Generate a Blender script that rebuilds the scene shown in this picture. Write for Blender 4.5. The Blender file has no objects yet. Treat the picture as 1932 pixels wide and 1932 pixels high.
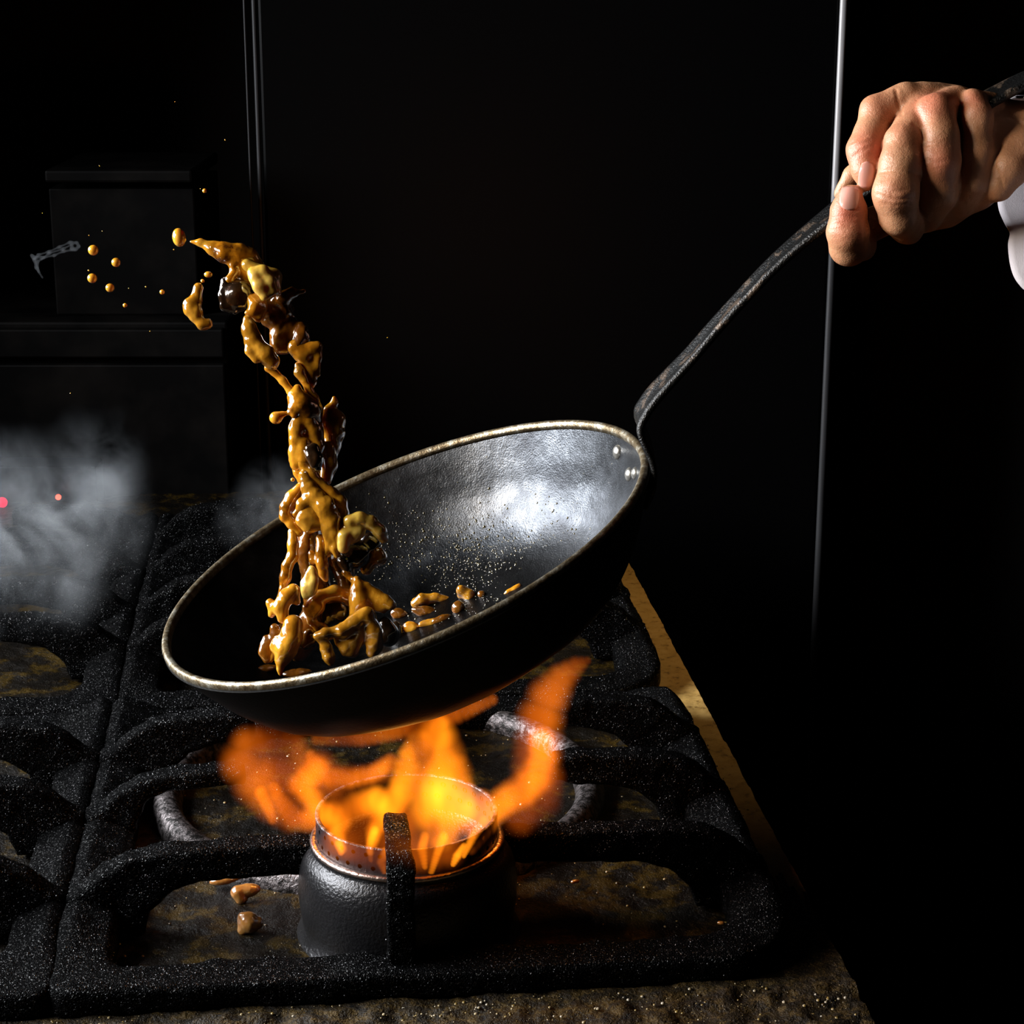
import bpy, math, random
import numpy as np
from mathutils import Vector, Matrix
from mathutils.bvhtree import BVHTree

# ------------------------------------------------------------------ camera, world, lights, exposure
SC = bpy.context.scene
COL = SC.collection
F = 3700.0; PITCH = math.radians(16.2); CH = 0.60
cam_d = bpy.data.cameras.new('camera'); cam = bpy.data.objects.new('camera', cam_d); COL.objects.link(cam)
cam.location = (0, 0, CH); cam.rotation_euler = (math.radians(90) - PITCH, 0, 0)
cam_d.sensor_fit = 'HORIZONTAL'; cam_d.sensor_width = 36.0; cam_d.lens = 36.0 * F / 1932.0
cam_d.clip_start = 0.05; cam_d.clip_end = 50
SC.camera = cam
SC.view_settings.view_transform = 'Standard'; SC.view_settings.look = 'None'
SC.view_settings.exposure = 0.0; SC.view_settings.gamma = 1.0; SC.view_settings.use_curve_mapping = False
SC.cycles.max_bounces = 8; SC.cycles.transparent_max_bounces = 16; SC.cycles.volume_bounces = 1
SC.cycles.sample_clamp_indirect = 4.0; SC.cycles.caustics_reflective = False; SC.cycles.caustics_refractive = False
SC.cycles.volume_step_rate = 1.0; SC.cycles.volume_max_steps = 64
w = bpy.data.worlds.new('kitchen_dark'); SC.world = w; w.use_nodes = True
w.node_tree.nodes['Background'].inputs[0].default_value = (0.5, 0.6, 0.8, 1)
w.node_tree.nodes['Background'].inputs[1].default_value = 0.0006

def lamp(name, kind, loc, target, energy, color, **k):
    d = bpy.data.lights.new(name, kind); d.energy = energy; d.color = color
    for a, v in k.items(): setattr(d, a, v)
    o = bpy.data.objects.new(name, d); COL.objects.link(o); o.location = loc
    if target is not None:
        o.rotation_euler = (Vector(target) - Vector(loc)).to_track_quat('-Z', 'Y').to_euler()
    return o
# studio softbox behind and left of the stove: the main light of the photograph
lamp('softbox_lamp', 'AREA', (-1.18, 1.24, 0.70), (0.0, 1.10, 0.32), 28.0, (0.93, 0.96, 1.0), shape='RECTANGLE', size=1.05, size_y=0.55, spread=math.radians(115))
# weaker warm lamp in front on the left
lamp('front_lamp', 'AREA', (-1.22, 0.60, 0.95), (0.0, 1.08, 0.48), 1.0, (1.0, 0.84, 0.66), shape='RECTANGLE', size=0.32, size_y=0.32, spread=math.radians(40))

# unseen dim warm lamp, added to turn the right deck strip golden
lamp('strip_fill_lamp', 'AREA', (0.50, 1.80, 1.15), (0.17, 1.74, 0.0), 0.24, (1.0, 0.68, 0.33), shape='RECTANGLE', size=0.12, size_y=0.12, spread=math.radians(42))

# ------------------------------------------------------------------ pixel rays, frames
O3 = np.array([0, 0, CH]); FW = np.array([0, math.cos(PITCH), -math.sin(PITCH)])
UP = np.array([0, math.sin(PITCH), math.cos(PITCH)]); RT = np.array([1.0, 0, 0])
CAMR = np.stack([RT, UP, -FW], 1)                     # columns: right, up, towards camera
def ray(x, y): return RT * ((x - 966) / F) - UP * ((y - 966) / F) + FW
def at(x, y, t): return O3 + t * ray(x, y)            # real point at depth t
def on_z(x, y, z):
    d = ray(x, y); return O3 + d * ((z - CH) / d[2])
def on_y(x, y, Y):
    d = ray(x, y); return O3 + d * (Y / d[1])

# ------------------------------------------------------------------ object helpers
def tag(o, label=None, cat=None, group=None, kind=None):
    if label: o['label'] = label
    if cat: o['category'] = cat
    if group: o['group'] = group
    if kind: o['kind'] = kind
    return o
def empty(name, loc, label, cat, group=None):
    o = bpy.data.objects.new(name, None); COL.objects.link(o); o.location = Vector(loc); o.empty_display_size = 0.02
    return tag(o, label, cat, group)
def mesh_obj(name, V, Fc, mat, parent=None, smooth=True, loc=None):
    me = bpy.data.meshes.new(name)
    V = np.asarray(V, dtype=np.float32)
    q = parent; base = np.zeros(3)
    while q is not None: base = base + np.array(q.location[:]); q = q.parent
    org = np.array(loc if loc is not None else base, dtype=np.float32)
    V = V - org
    if isinstance(Fc, np.ndarray) and Fc.ndim == 2:
        n, k = Fc.shape
        me.vertices.add(len(V)); me.vertices.foreach_set('co', V.ravel())
        me.loops.add(n * k); me.loops.foreach_set('vertex_index', Fc.astype(np.int32).ravel())
        me.polygons.add(n); me.polygons.foreach_set('loop_start', np.arange(0, n * k, k, dtype=np.int32))
        me.update(calc_edges=True); me.validate()
    else:
        me.from_pydata([tuple(map(float, v)) for v in V], [], [tuple(int(i) for i in f) for f in Fc]); me.update()
    if smooth: me.polygons.foreach_set('use_smooth', [True] * len(me.polygons))
    me.materials.append(mat)
    o = bpy.data.objects.new(name, me); COL.objects.link(o)
    if parent is not None:
        o.parent = parent
    else:
        o.location = Vector([float(x) for x in org])
    return o

# ------------------------------------------------------------------ value noise (numpy)
_rs = np.random.RandomState(7); _L = _rs.rand(32, 32, 32).astype(np.float32) * 2 - 1
def vnoise(X, Y, Z):
    xi = np.floor(X).astype(np.int32); yi = np.floor(Y).astype(np.int32); zi = np.floor(Z).astype(np.int32)
    fx = (X - xi).astype(np.float32); fy = (Y - yi).astype(np.float32); fz = (Z - zi).astype(np.float32)
    fx = fx * fx * (3 - 2 * fx); fy = fy * fy * (3 - 2 * fy); fz = fz * fz * (3 - 2 * fz)
    r = 0
    for dx in (0, 1):
        wx = fx if dx else 1 - fx
        for dy in (0, 1):
            wy = fy if dy else 1 - fy
            for dz in (0, 1):
                wz = fz if dz else 1 - fz
                r = r + wx * wy * wz * _L[(xi + dx) & 31, (yi + dy) & 31, (zi + dz) & 31]
    return r

# ------------------------------------------------------------------ distance fields and surface nets
def smin(a, b, k):
    if k <= 0: return np.minimum(a, b)
    h = np.clip(0.5 + 0.5 * (b - a) / k, 0, 1)
    return b * (1 - h) + a * h - k * h * (1 - h)
class Field:
    def __init__(s, lo, hi, h):
        s.h = h; s.lo = np.array(lo, float); n = np.ceil((np.array(hi) - s.lo) / h).astype(int) + 1
        s.n = n; s.ax = [s.lo[i] + h * np.arange(n[i]) for i in range(3)]
        s.F = np.full(n, 1.0, dtype=np.float32)
    def win(s, lo, hi):
        i0 = np.clip(np.floor((np.array(lo) - s.lo) / s.h).astype(int), 0, s.n); i1 = np.clip(np.ceil((np.array(hi) - s.lo) / s.h).astype(int) + 1, 0, s.n)
        sl = tuple(slice(a, b) for a, b in zip(i0, i1))
        X = s.ax[0][sl[0]][:, None, None].astype(np.float32); Y = s.ax[1][sl[1]][None, :, None].astype(np.float32); Z = s.ax[2][sl[2]][None, None, :].astype(np.float32)
        return sl, X, Y, Z
    def put(s, sl, d, k, sub=False):
        if d.size == 0: return
        if sub: s.F[sl] = -smin(-s.F[sl], d, k)
        else: s.F[sl] = smin(s.F[sl], d, k)
    def cap(s, a, b, ra, rb, k=0.003, sub=False):
        a = np.array(a); b = np.array(b); R = max(ra, rb) + 2.5 * k + 3 * s.h
        sl, X, Y, Z = s.win(np.minimum(a, b) - R, np.maximum(a, b) + R)
        d = b - a; L = max(float(d @ d), 1e-12)
        t = np.clip(((X - a[0]) * d[0] + (Y - a[1]) * d[1] + (Z - a[2]) * d[2]) / L, 0, 1)
        D = np.sqrt((X - a[0] - t * d[0]) ** 2 + (Y - a[1] - t * d[1]) ** 2 + (Z - a[2] - t * d[2]) ** 2) - (ra + t * (rb - ra))
        s.put(sl, D, k, sub)
    def ell(s, c, r, R=None, k=0.003, sub=False):
        c = np.array(c); r = np.array(r, float); M = np.eye(3) if R is None else R
        m = r.max() + 2.5 * k + 3 * s.h
        sl, X, Y, Z = s.win(c - m, c + m); X = X - c[0]; Y = Y - c[1]; Z = Z - c[2]
        q = [(X * M[0, i] + Y * M[1, i] + Z * M[2, i]) for i in range(3)]
        k0 = np.sqrt(sum((q[i] / r[i]) ** 2 for i in range(3))); k1 = np.sqrt(sum((q[i] / r[i] ** 2) ** 2 for i in range(3))) + 1e-9
        s.put(sl, k0 * (k0 - 1) / k1, k, sub)
    def noise(s, amp, freq, seed=0.0):
        m = np.abs(s.F) < 4 * amp + 3 * s.h
        i = np.nonzero(m)
        X = s.ax[0][i[0]]; Y = s.ax[1][i[1]]; Z = s.ax[2][i[2]]
        s.F[m] += amp * vnoise(X * freq + seed, Y * freq + seed * 1.7, Z * freq - seed)
    def mesh(s, relax=1):
        G = s.F; ins = G < 0
        c = ins[:-1, :-1, :-1].astype(np.int8)
        for dx in (0, 1):
            for dy in (0, 1):
                for dz in (0, 1):
                    if dx or dy or dz: c = c + ins[dx:ins.shape[0] - 1 + dx, dy:ins.shape[1] - 1 + dy, dz:ins.shape[2] - 1 + dz]
        act = (c > 0) & (c < 8); I = np.stack(np.nonzero(act), 1)
        idx = np.full(act.shape, -1, np.int32); idx[act] = np.arange(len(I))
        acc = np.zeros((len(I), 3)); cnt = np.zeros(len(I))
        cor = [(x, y, z) for x in (0, 1) for y in (0, 1) for z in (0, 1)]
        for p in cor:
            for a in range(3):
                if p[a] == 0:
                    q = list(p); q[a] = 1
                    v0 = G[I[:, 0] + p[0], I[:, 1] + p[1], I[:, 2] + p[2]]; v1 = G[I[:, 0] + q[0], I[:, 1] + q[1], I[:, 2] + q[2]]
                    m = (v0 < 0) != (v1 < 0); t = np.where(m, v0 / (v0 - v1 + 1e-20), 0)
                    pt = np.array(p, float)[None, :].repeat(len(I), 0); pt[:, a] += t
                    acc[m] += pt[m]; cnt[m] += 1
        V = (I + acc / np.maximum(cnt, 1)[:, None]) * s.h + s.lo
        Q = []
        for a in range(3):
            b, c2 = (a + 1) % 3, (a + 2) % 3
            sh = [slice(1, -1)] * 3; sh[a] = slice(0, -1); sh2 = list(sh); sh2[a] = slice(1, None)
            A = ins[tuple(sh)]; B = ins[tuple(sh2)]
            E = np.stack(np.nonzero(A != B), 1)
            if len(E) == 0: continue
            inA = A[E[:, 0], E[:, 1], E[:, 2]]
            P = E.copy(); P[:, b] += 1; P[:, c2] += 1
            def cell(ob, oc):
                q = P.copy(); q[:, b] -= ob; q[:, c2] -= oc
                q = np.minimum(q, np.array(idx.shape) - 1)
                return idx[q[:, 0], q[:, 1], q[:, 2]]
            f = np.stack([cell(1, 1), cell(0, 1), cell(0, 0), cell(1, 0)], 1)
            f[~inA] = f[~inA][:, ::-1]
            Q.append(f[(f >= 0).all(1)])
        Q = np.concatenate(Q)
        for _ in range(relax):                        # light neighbour smoothing
            S = np.zeros_like(V); n = np.zeros(len(V))
            for j in range(4):
                np.add.at(S, Q[:, j], V[Q[:, (j + 1) % 4]]); np.add.at(S, Q[:, (j + 1) % 4], V[Q[:, j]])
                np.add.at(n, Q[:, j], 1); np.add.at(n, Q[:, (j + 1) % 4], 1)
            V = V * 0.55 + 0.45 * S / np.maximum(n, 1)[:, None]
        return V, Q

# ------------------------------------------------------------------ materials
def mat(name, color, rough=0.5, metal=0.0, **k):
    m = bpy.data.materials.new(name); m.use_nodes = True; nt = m.node_tree; b = nt.nodes['Principled BSDF']
    b.inputs['Base Color'].default_value = (*color, 1); b.inputs['Roughness'].default_value = rough; b.inputs['Metallic'].default_value = metal
    for a, v in k.items(): b.inputs[a.replace('_', ' ')].default_value = v
    return m
def N(m, t, **k):
    n = m.node_tree.nodes.new(t)
    for a, v in k.items():
        if a in n.inputs: n.inputs[a].default_value = v
        else: setattr(n, a, v)
    return n
def L(m, a, b): m.node_tree.links.new(a, b)
def coords(m): return N(m, 'ShaderNodeTexCoord').outputs['Object']
def noise_node(m, scale, detail=3, rough=0.55, vec=None, stretch=None):
    v = vec or coords(m)
    if stretch:
        mp = N(m, 'ShaderNodeMapping'); mp.inputs['Scale'].default_value = stretch; L(m, v, mp.inputs[0]); v = mp.outputs[0]
    n = N(m, 'ShaderNodeTexNoise', Scale=scale, Detail=detail, Roughness=rough); L(m, v, n.inputs['Vector']); return n.outputs[0]
def ramp(m, fac, stops):
    r = N(m, 'ShaderNodeValToRGB'); e = r.color_ramp.elements
    while len(e) < len(stops): e.new(0.5)
    for i, (p, c) in enumerate(stops): e[i].position = p; e[i].color = (*c, 1) if len(c) == 3 else c
    L(m, fac, r.inputs[0]); return r.outputs[0]
def bump(m, h, strength, dist, prev=None):
    b = N(m, 'ShaderNodeBump', Strength=strength, Distance=dist); L(m, h, b.inputs['Height'])
    if prev is not None: L(m, prev, b.inputs['Normal'])
    L(m, b.outputs[0], m.node_tree.nodes['Principled BSDF'].inputs['Normal']); return b.outputs[0]
def P_(m, s): return m.node_tree.nodes['Principled BSDF'].inputs[s]

M = {}
# burnt, greasy cast iron
m = M['iron'] = mat('crusted_cast_iron', (0.0018, 0.0018, 0.0019), 0.3, 0.0, Specular_IOR_Level=0.3)
n1 = noise_node(m, 330, 3, 0.6); b1 = bump(m, n1, 0.35, 0.0015); n2 = noise_node(m, 1100, 1, 0.5); bump(m, n2, 1.0, 0.0016, b1)
L(m, ramp(m, noise_node(m, 45, 3), [(0.35, (0.24,) * 3), (0.7, (0.40,) * 3)]), P_(m, 'Roughness'))
fk = N(m, 'ShaderNodeMath', operation='MULTIPLY'); L(m, ramp(m, noise_node(m, 720, 2, 0.6), [(0.57, (0.015,) * 3), (0.69, (1.0,) * 3)]), fk.inputs[0]); fk.inputs[1].default_value = 0.85
L(m, fk.outputs[0], P_(m, 'Specular IOR Level'))
# stained steel stove top
m = M['deck'] = mat('greasy_stained_steel', (0.05, 0.045, 0.04), 0.38, 0.2, Specular_IOR_Level=0.2)
nz = noise_node(m, 28, 6, 0.7)
L(m, ramp(m, nz, [(0.30, (0.002, 0.0015, 0.001)), (0.50, (0.006, 0.004, 0.002)), (0.585, (0.048, 0.028, 0.003)), (0.64, (0.013, 0.010, 0.006)), (0.8, (0.05, 0.045, 0.04))]), P_(m, 'Base Color'))
b1 = bump(m, noise_node(m, 90, 6, 0.7), 0.8, 0.004); bump(m, noise_node(m, 700, 3), 0.6, 0.001, b1)
# front ledge, encrusted
m = M['ledge'] = mat('encrusted_ledge', (0.1, 0.08, 0.04), 0.6, 0.0, Specular_IOR_Level=0.25)
nz = noise_node(m, 110, 6, 0.75)
L(m, ramp(m, nz, [(0.34, (0.002, 0.0012, 0.0005)), (0.5, (0.020, 0.012, 0.003)), (0.6, (0.065, 0.038, 0.007)), (0.72, (0.10, 0.075, 0.04))]), P_(m, 'Base Color'))
b1 = bump(m, noise_node(m, 60, 5, 0.7), 1.0, 0.006); bump(m, noise_node(m, 600, 3), 0.8, 0.0015, b1)
m = M['side_steel'] = mat('bare_side_steel', (0.30, 0.19, 0.07), 0.5, 0.1)
b1 = bump(m, noise_node(m, 300, 4), 0.3, 0.001)
L(m, ramp(m, noise_node(m, 130, 5, 0.7), [(0.3, (0.12, 0.06, 0.015)), (0.45, (0.45, 0.28, 0.08)), (0.7, (0.52, 0.34, 0.12))]), P_(m, 'Base Color'))
m = M['body'] = mat('stove_body', (0.012, 0.011, 0.01), 0.6)
m = M['burner'] = mat('burner_cast', (0.016, 0.0155, 0.017), 0.3, 0.6, Specular_IOR_Level=0.7)
bump(m, noise_node(m, 500, 3), 0.5, 0.0012)
m = M['burner_band'] = mat('burner_band', (0.05, 0.045, 0.05), 0.42, 0.8); bump(m, noise_node(m, 600, 2), 0.3, 0.0005)
m = M['lip'] = mat('burner_lip', (0.55, 0.42, 0.36), 0.3, 1.0); bump(m, noise_node(m, 300, 3), 0.6, 0.001)
m = M['ring'] = mat('worn_ring_steel', (0.10, 0.09, 0.095), 0.42, 0.7)
L(m, ramp(m, noise_node(m, 220, 4), [(0.4, (0.015, 0.013, 0.012)), (0.6, (0.16, 0.14, 0.14))]), P_(m, 'Base Color')); bump(m, noise_node(m, 500, 3), 0.7, 0.0015)
# pan
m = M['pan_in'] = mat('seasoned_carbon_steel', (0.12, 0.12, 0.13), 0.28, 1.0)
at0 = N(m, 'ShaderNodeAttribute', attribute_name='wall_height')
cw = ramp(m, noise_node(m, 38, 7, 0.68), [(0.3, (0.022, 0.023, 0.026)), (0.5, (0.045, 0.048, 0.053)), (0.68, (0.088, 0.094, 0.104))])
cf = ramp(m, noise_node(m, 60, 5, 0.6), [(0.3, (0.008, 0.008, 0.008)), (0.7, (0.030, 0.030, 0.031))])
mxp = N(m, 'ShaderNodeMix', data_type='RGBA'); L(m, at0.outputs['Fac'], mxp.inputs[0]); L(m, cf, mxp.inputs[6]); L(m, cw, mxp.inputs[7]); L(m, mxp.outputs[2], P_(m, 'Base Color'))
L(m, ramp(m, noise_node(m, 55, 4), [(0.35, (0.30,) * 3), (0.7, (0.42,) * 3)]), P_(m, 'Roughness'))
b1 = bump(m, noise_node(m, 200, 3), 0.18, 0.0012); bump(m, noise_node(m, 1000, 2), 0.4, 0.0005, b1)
m = M['pan_out'] = mat('sooty_pan_outside', (0.003, 0.003, 0.003), 0.5, 0.0, Specular_IOR_Level=0.12); bump(m, noise_node(m, 400, 3), 0.3, 0.0008)
m = M['rim'] = mat('worn_bare_rim', (0.5, 0.46, 0.36), 0.38, 0.75)
L(m, ramp(m, noise_node(m, 160, 6, 0.7), [(0.3, (0.06, 0.032, 0.012)), (0.50, (0.22, 0.17, 0.10)), (0.68, (0.52, 0.50, 0.42))]), P_(m, 'Base Color')); bump(m, noise_node(m, 700, 2), 0.5, 0.0006)
m = M['rivet'] = mat('rivet_steel', (0.48, 0.46, 0.42), 0.3, 0.9); bump(m, noise_node(m, 500, 2), 0.3, 0.0006)
m = M['handle'] = mat('flaking_black_handle', (0.02, 0.018, 0.016), 0.38, 0.4)
nz = noise_node(m, 70, 5, 0.65)
L(m, ramp(m, nz, [(0.54, (0.004, 0.004, 0.004)), (0.60, (0.075, 0.052, 0.036)), (0.8, (0.11, 0.085, 0.07))]), P_(m, 'Base Color'))
b1 = bump(m, nz, 0.4, 0.001); bump(m, noise_node(m, 900, 2), 0.7, 0.0009, b1)
# food
def food(name, stops, rough=0.10, sss=0.2, bs=0.35):
    m = mat(name, stops[0][1], rough + 0.06, 0.0, Subsurface_Weight=sss, Subsurface_Scale=0.005, Coat_Weight=1.0, Coat_Roughness=0.04, Coat_IOR=2.0, Specular_IOR_Level=0.6)
    P_(m, 'Subsurface Radius').default_value = (1.0, 0.45, 0.12)
    L(m, ramp(m, noise_node(m, 55, 5, 0.6), stops), P_(m, 'Base Color'))
    b1 = bump(m, noise_node(m, 90, 2), bs, 0.004); bump(m, noise_node(m, 420, 2), 0.15, 0.001, b1)
    L(m, b1, P_(m, 'Coat Normal'))
    return m
M['sauce'] = food('amber_sauce', [(0.33, (0.09, 0.026, 0.002)), (0.45, (0.52, 0.20, 0.009)), (0.62, (0.78, 0.38, 0.03))])
M['brown'] = food('brown_gravy', [(0.35, (0.04, 0.012, 0.002)), (0.55, (0.22, 0.075, 0.006)), (0.75, (0.42, 0.16, 0.012))], 0.12, 0.2)
M['dark'] = food('dark_cap_and_shade', [(0.35, (0.008, 0.005, 0.003)), (0.6, (0.03, 0.014, 0.006)), (0.8, (0.10, 0.04, 0.01))], 0.1, 0.0)  # near-black cap flesh, also standing in for shade in the splash hollows
M['pale'] = food('pale_mushroom_flesh', [(0.30, (0.25, 0.12, 0.012)), (0.42, (0.68, 0.42, 0.06)), (0.6, (0.80, 0.55, 0.12))], 0.16, 0.3)
M['olive'] = food('olive_sauced_mushroom', [(0.32, (0.10, 0.038, 0.003)), (0.5, (0.48, 0.21, 0.014)), (0.7, (0.68, 0.34, 0.035))])
# skin, nail, cloth
m = M['skin'] = mat('skin', (0.55, 0.28, 0.17), 0.45, 0.0, Subsurface_Weight=0.15, Subsurface_Scale=0.006)
P_(m, 'Subsurface Radius').default_value = (1.0, 0.35, 0.18)
at_ = N(m, 'ShaderNodeAttribute', attribute_name='redness')
mx = N(m, 'ShaderNodeMix', data_type='RGBA'); mx.inputs[6].default_value = (0.50, 0.255, 0.135, 1); mx.inputs[7].default_value = (0.54, 0.15, 0.085, 1)
L(m, at_.outputs['Fac'], mx.inputs[0])
hs = N(m, 'ShaderNodeMix', data_type='RGBA', blend_type='MULTIPLY'); hs.inputs[0].default_value = 0.5
L(m, mx.outputs[2], hs.inputs[6]); L(m, ramp(m, noise_node(m, 90, 4), [(0.3, (0.72, 0.62, 0.6)), (0.7, (1, 1, 1))]), hs.inputs[7]); L(m, hs.outputs[2], P_(m, 'Base Color'))
b1 = bump(m, noise_node(m, 420, 4, 0.6), 0.35, 0.0012)
vo = N(m, 'ShaderNodeTexVoronoi', Scale=1400.0); L(m, coords(m), vo.inputs['Vector']); bump(m, vo.outputs[0], 0.25, 0.0004, b1)
m = M['nail'] = mat('fingernail', (0.62, 0.30, 0.24), 0.25, 0.0, Subsurface_Weight=0.1, Subsurface_Scale=0.003, Coat_Weight=0.3)
m = M['cloth'] = mat('white_cotton', (0.42, 0.385, 0.40), 0.85, 0.0); bump(m, noise_node(m, 1500, 2), 0.3, 0.0005)
# background
m = M['wall'] = mat('dark_wall', (0.035, 0.022, 0.015), 0.8); L(m, ramp(m, noise_node(m, 5, 5), [(0.3, (0.004, 0.003, 0.002)), (0.7, (0.012, 0.008, 0.006))]), P_(m, 'Base Color'))
m = M['floor'] = mat('dark_floor', (0.01, 0.009, 0.008), 0.7)
m = M['dark_metal'] = mat('black_enamelled_panel', (0.0012, 0.0012, 0.0014), 0.4, 0.0, Specular_IOR_Level=0.15)
m = M['trim_metal'] = mat('bright_edge_strip', (0.85, 0.82, 0.82), 0.45, 0.4); bump(m, noise_node(m, 30, 3, stretch=(1, 1, 0.15)), 0.5, 0.004)
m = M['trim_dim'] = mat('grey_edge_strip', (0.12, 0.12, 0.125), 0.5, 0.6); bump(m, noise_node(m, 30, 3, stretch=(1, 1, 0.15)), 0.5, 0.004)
m = M['dull_metal'] = mat('dull_cabinet_metal', (0.01, 0.01, 0.01), 0.6, 0.0, Specular_IOR_Level=0.1); L(m, ramp(m, noise_node(m, 14, 4), [(0.42, (0.0008, 0.0006, 0.0006)), (0.75, (0.008, 0.0065, 0.0055))]), P_(m, 'Base Color'))
def emis(name, col, s):
    m = bpy.data.materials.new(name); m.use_nodes = True; nt = m.node_tree; nt.nodes.clear()
    e = nt.nodes.new('ShaderNodeEmission'); e.inputs[0].default_value = (*col, 1); e.inputs[1].default_value = s
    o = nt.nodes.new('ShaderNodeOutputMaterial'); nt.links.new(e.outputs[0], o.inputs[0]); return m
M['led'] = emis('red_indicator', (1.0, 0.05, 0.03), 6.0); M['led2'] = emis('crimson_indicator', (0.8, 0.01, 0.06), 1.5)
def flame_mat(name, strength, pts, scale, ctop, cbot):
    m = bpy.data.materials.new(name); m.use_nodes = True; nt = m.node_tree; nt.nodes.clear()
    e = nt.nodes.new('ShaderNodeEmission'); o = nt.nodes.new('ShaderNodeOutputMaterial'); nt.links.new(e.outputs[0], o.inputs['Volume'])
    v = N(m, 'ShaderNodeNewGeometry').outputs['Position']
    f = noise_node(m, scale, 2, 0.5, vec=v, stretch=(1, 1, 0.4))
    r = N(m, 'ShaderNodeMapRange'); r.inputs[1].default_value = 0.36; r.inputs[2].default_value = 0.66; r.inputs[3].default_value = 0.25 * strength; r.inputs[4].default_value = 1.6 * strength
    L(m, f, r.inputs[0]); tot = None
    for c, rad in pts:                                     # hot gas thins out towards the edge of the tongue
        dn = N(m, 'ShaderNodeVectorMath', operation='DISTANCE'); L(m, v, dn.inputs[0]); dn.inputs[1].default_value = tuple(float(q) for q in c)
        g = N(m, 'ShaderNodeMapRange', interpolation_type='SMOOTHSTEP'); g.inputs[1].default_value = rad * 1.5; g.inputs[2].default_value = rad * 0.55; g.inputs[3].default_value = 0.0; g.inputs[4].default_value = 1.0
        L(m, dn.outputs['Value'], g.inputs[0])
        if tot is None: tot = g.outputs[0]
        else: a = N(m, 'ShaderNodeMath', operation='MAXIMUM'); L(m, tot, a.inputs[0]); L(m, g.outputs[0], a.inputs[1]); tot = a.outputs[0]
    mu = N(m, 'ShaderNodeMath', operation='MULTIPLY'); L(m, r.outputs[0], mu.inputs[0]); L(m, tot, mu.inputs[1]); L(m, mu.outputs[0], e.inputs[1])
    L(m, ramp(m, f, [(0.35, ctop), (0.65, cbot)]), e.inputs[0])
    return m
FLS = {'flame_hot': (72, 38, (1.0, 0.19, 0.004), (1.0, 0.27, 0.007)), 'flame_mid': (50, 34, (1.0, 0.16, 0.003), (1.0, 0.22, 0.006)), 'flame_dim': (19, 26, (1.0, 0.13, 0.004), (1.0, 0.19, 0.008))}
def smoke_mat(name, dens, scale, thr, fades, col=(0.86, 0.93, 1.0)):
    m = bpy.data.materials.new(name); m.use_nodes = True; nt = m.node_tree; nt.nodes.clear()
    s = nt.nodes.new('ShaderNodeVolumeScatter'); o = nt.nodes.new('ShaderNodeOutputMaterial'); nt.links.new(s.outputs[0], o.inputs['Volume'])
    s.inputs['Color'].default_value = (*col, 1); s.inputs['Anisotropy'].default_value = 0.2
    v = N(m, 'ShaderNodeNewGeometry').outputs['Position']; w1 = N(m, 'ShaderNodeTexNoise', Scale=scale * 0.6, Detail=2.0); L(m, v, w1.inputs['Vector'])
    ad = N(m, 'ShaderNodeMixRGB', blend_type='ADD'); ad.inputs[0].default_value = 0.10; L(m, v, ad.inputs[1]); L(m, w1.outputs[1], ad.inputs[2])
    f = noise_node(m, scale, 5, 0.62, vec=ad.outputs[0], stretch=(1, 1, 0.75))
    r = N(m, 'ShaderNodeMapRange'); r.inputs[1].default_value = thr; r.inputs[2].default_value = thr + 0.22; r.inputs[3].default_value = 0.0; r.inputs[4].default_value = dens
    L(m, f, r.inputs[0]); tot = None
    for c, rad, wgt in fades:                              # the smoke thins out from each puff's middle
        dn = N(m, 'ShaderNodeVectorMath', operation='DISTANCE'); L(m, v, dn.inputs[0]); dn.inputs[1].default_value = tuple(float(q) for q in c)
        g = N(m, 'ShaderNodeMapRange', interpolation_type='SMOOTHSTEP'); g.inputs[1].default_value = rad; g.inputs[2].default_value = rad * 0.15; g.inputs[3].default_value = 0.0; g.inputs[4].default_value = wgt
        L(m, dn.outputs['Value'], g.inputs[0])
        if tot is None: tot = g.outputs[0]
        else: a = N(m, 'ShaderNodeMath', operation='ADD'); L(m, tot, a.inputs[0]); L(m, g.outputs[0], a.inputs[1]); tot = a.outputs[0]
    mu = N(m, 'ShaderNodeMath', operation='MULTIPLY'); L(m, r.outputs[0], mu.inputs[0]); L(m, tot, mu.inputs[1]); L(m, mu.outputs[0], s.inputs['Density']); return m

# ------------------------------------------------------------------ setting
def box(name, lo, hi, mt, parent=None, bev=0.0, smooth=False):
    lo = np.array(lo, float); hi = np.array(hi, float)
    V = [[(lo, hi)[i][0], (lo, hi)[j][1], (lo, hi)[k][2]] for i in (0, 1) for j in (0, 1) for k in (0, 1)]
    Fc = [(0, 1, 3, 2), (4, 6, 7, 5), (0, 4, 5, 1), (2, 3, 7, 6), (0, 2, 6, 4), (1, 5, 7, 3)]
    o = mesh_obj(name, V, Fc, mt, parent, smooth, loc=None if parent is not None else (lo + hi) / 2)
    if bev > 0:
        b = o.modifiers.new('bevel', 'BEVEL'); b.width = bev; b.segments = 2; b.limit_method = 'NONE'
    return o
tag(box('wall_back', (-3, 2.62, -0.9), (3, 2.7, 2.4), M['wall']), kind='structure')
tag(box('floor', (-3, -0.6, -0.95), (3, 2.62, -0.9), M['floor']), kind='structure')

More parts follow.
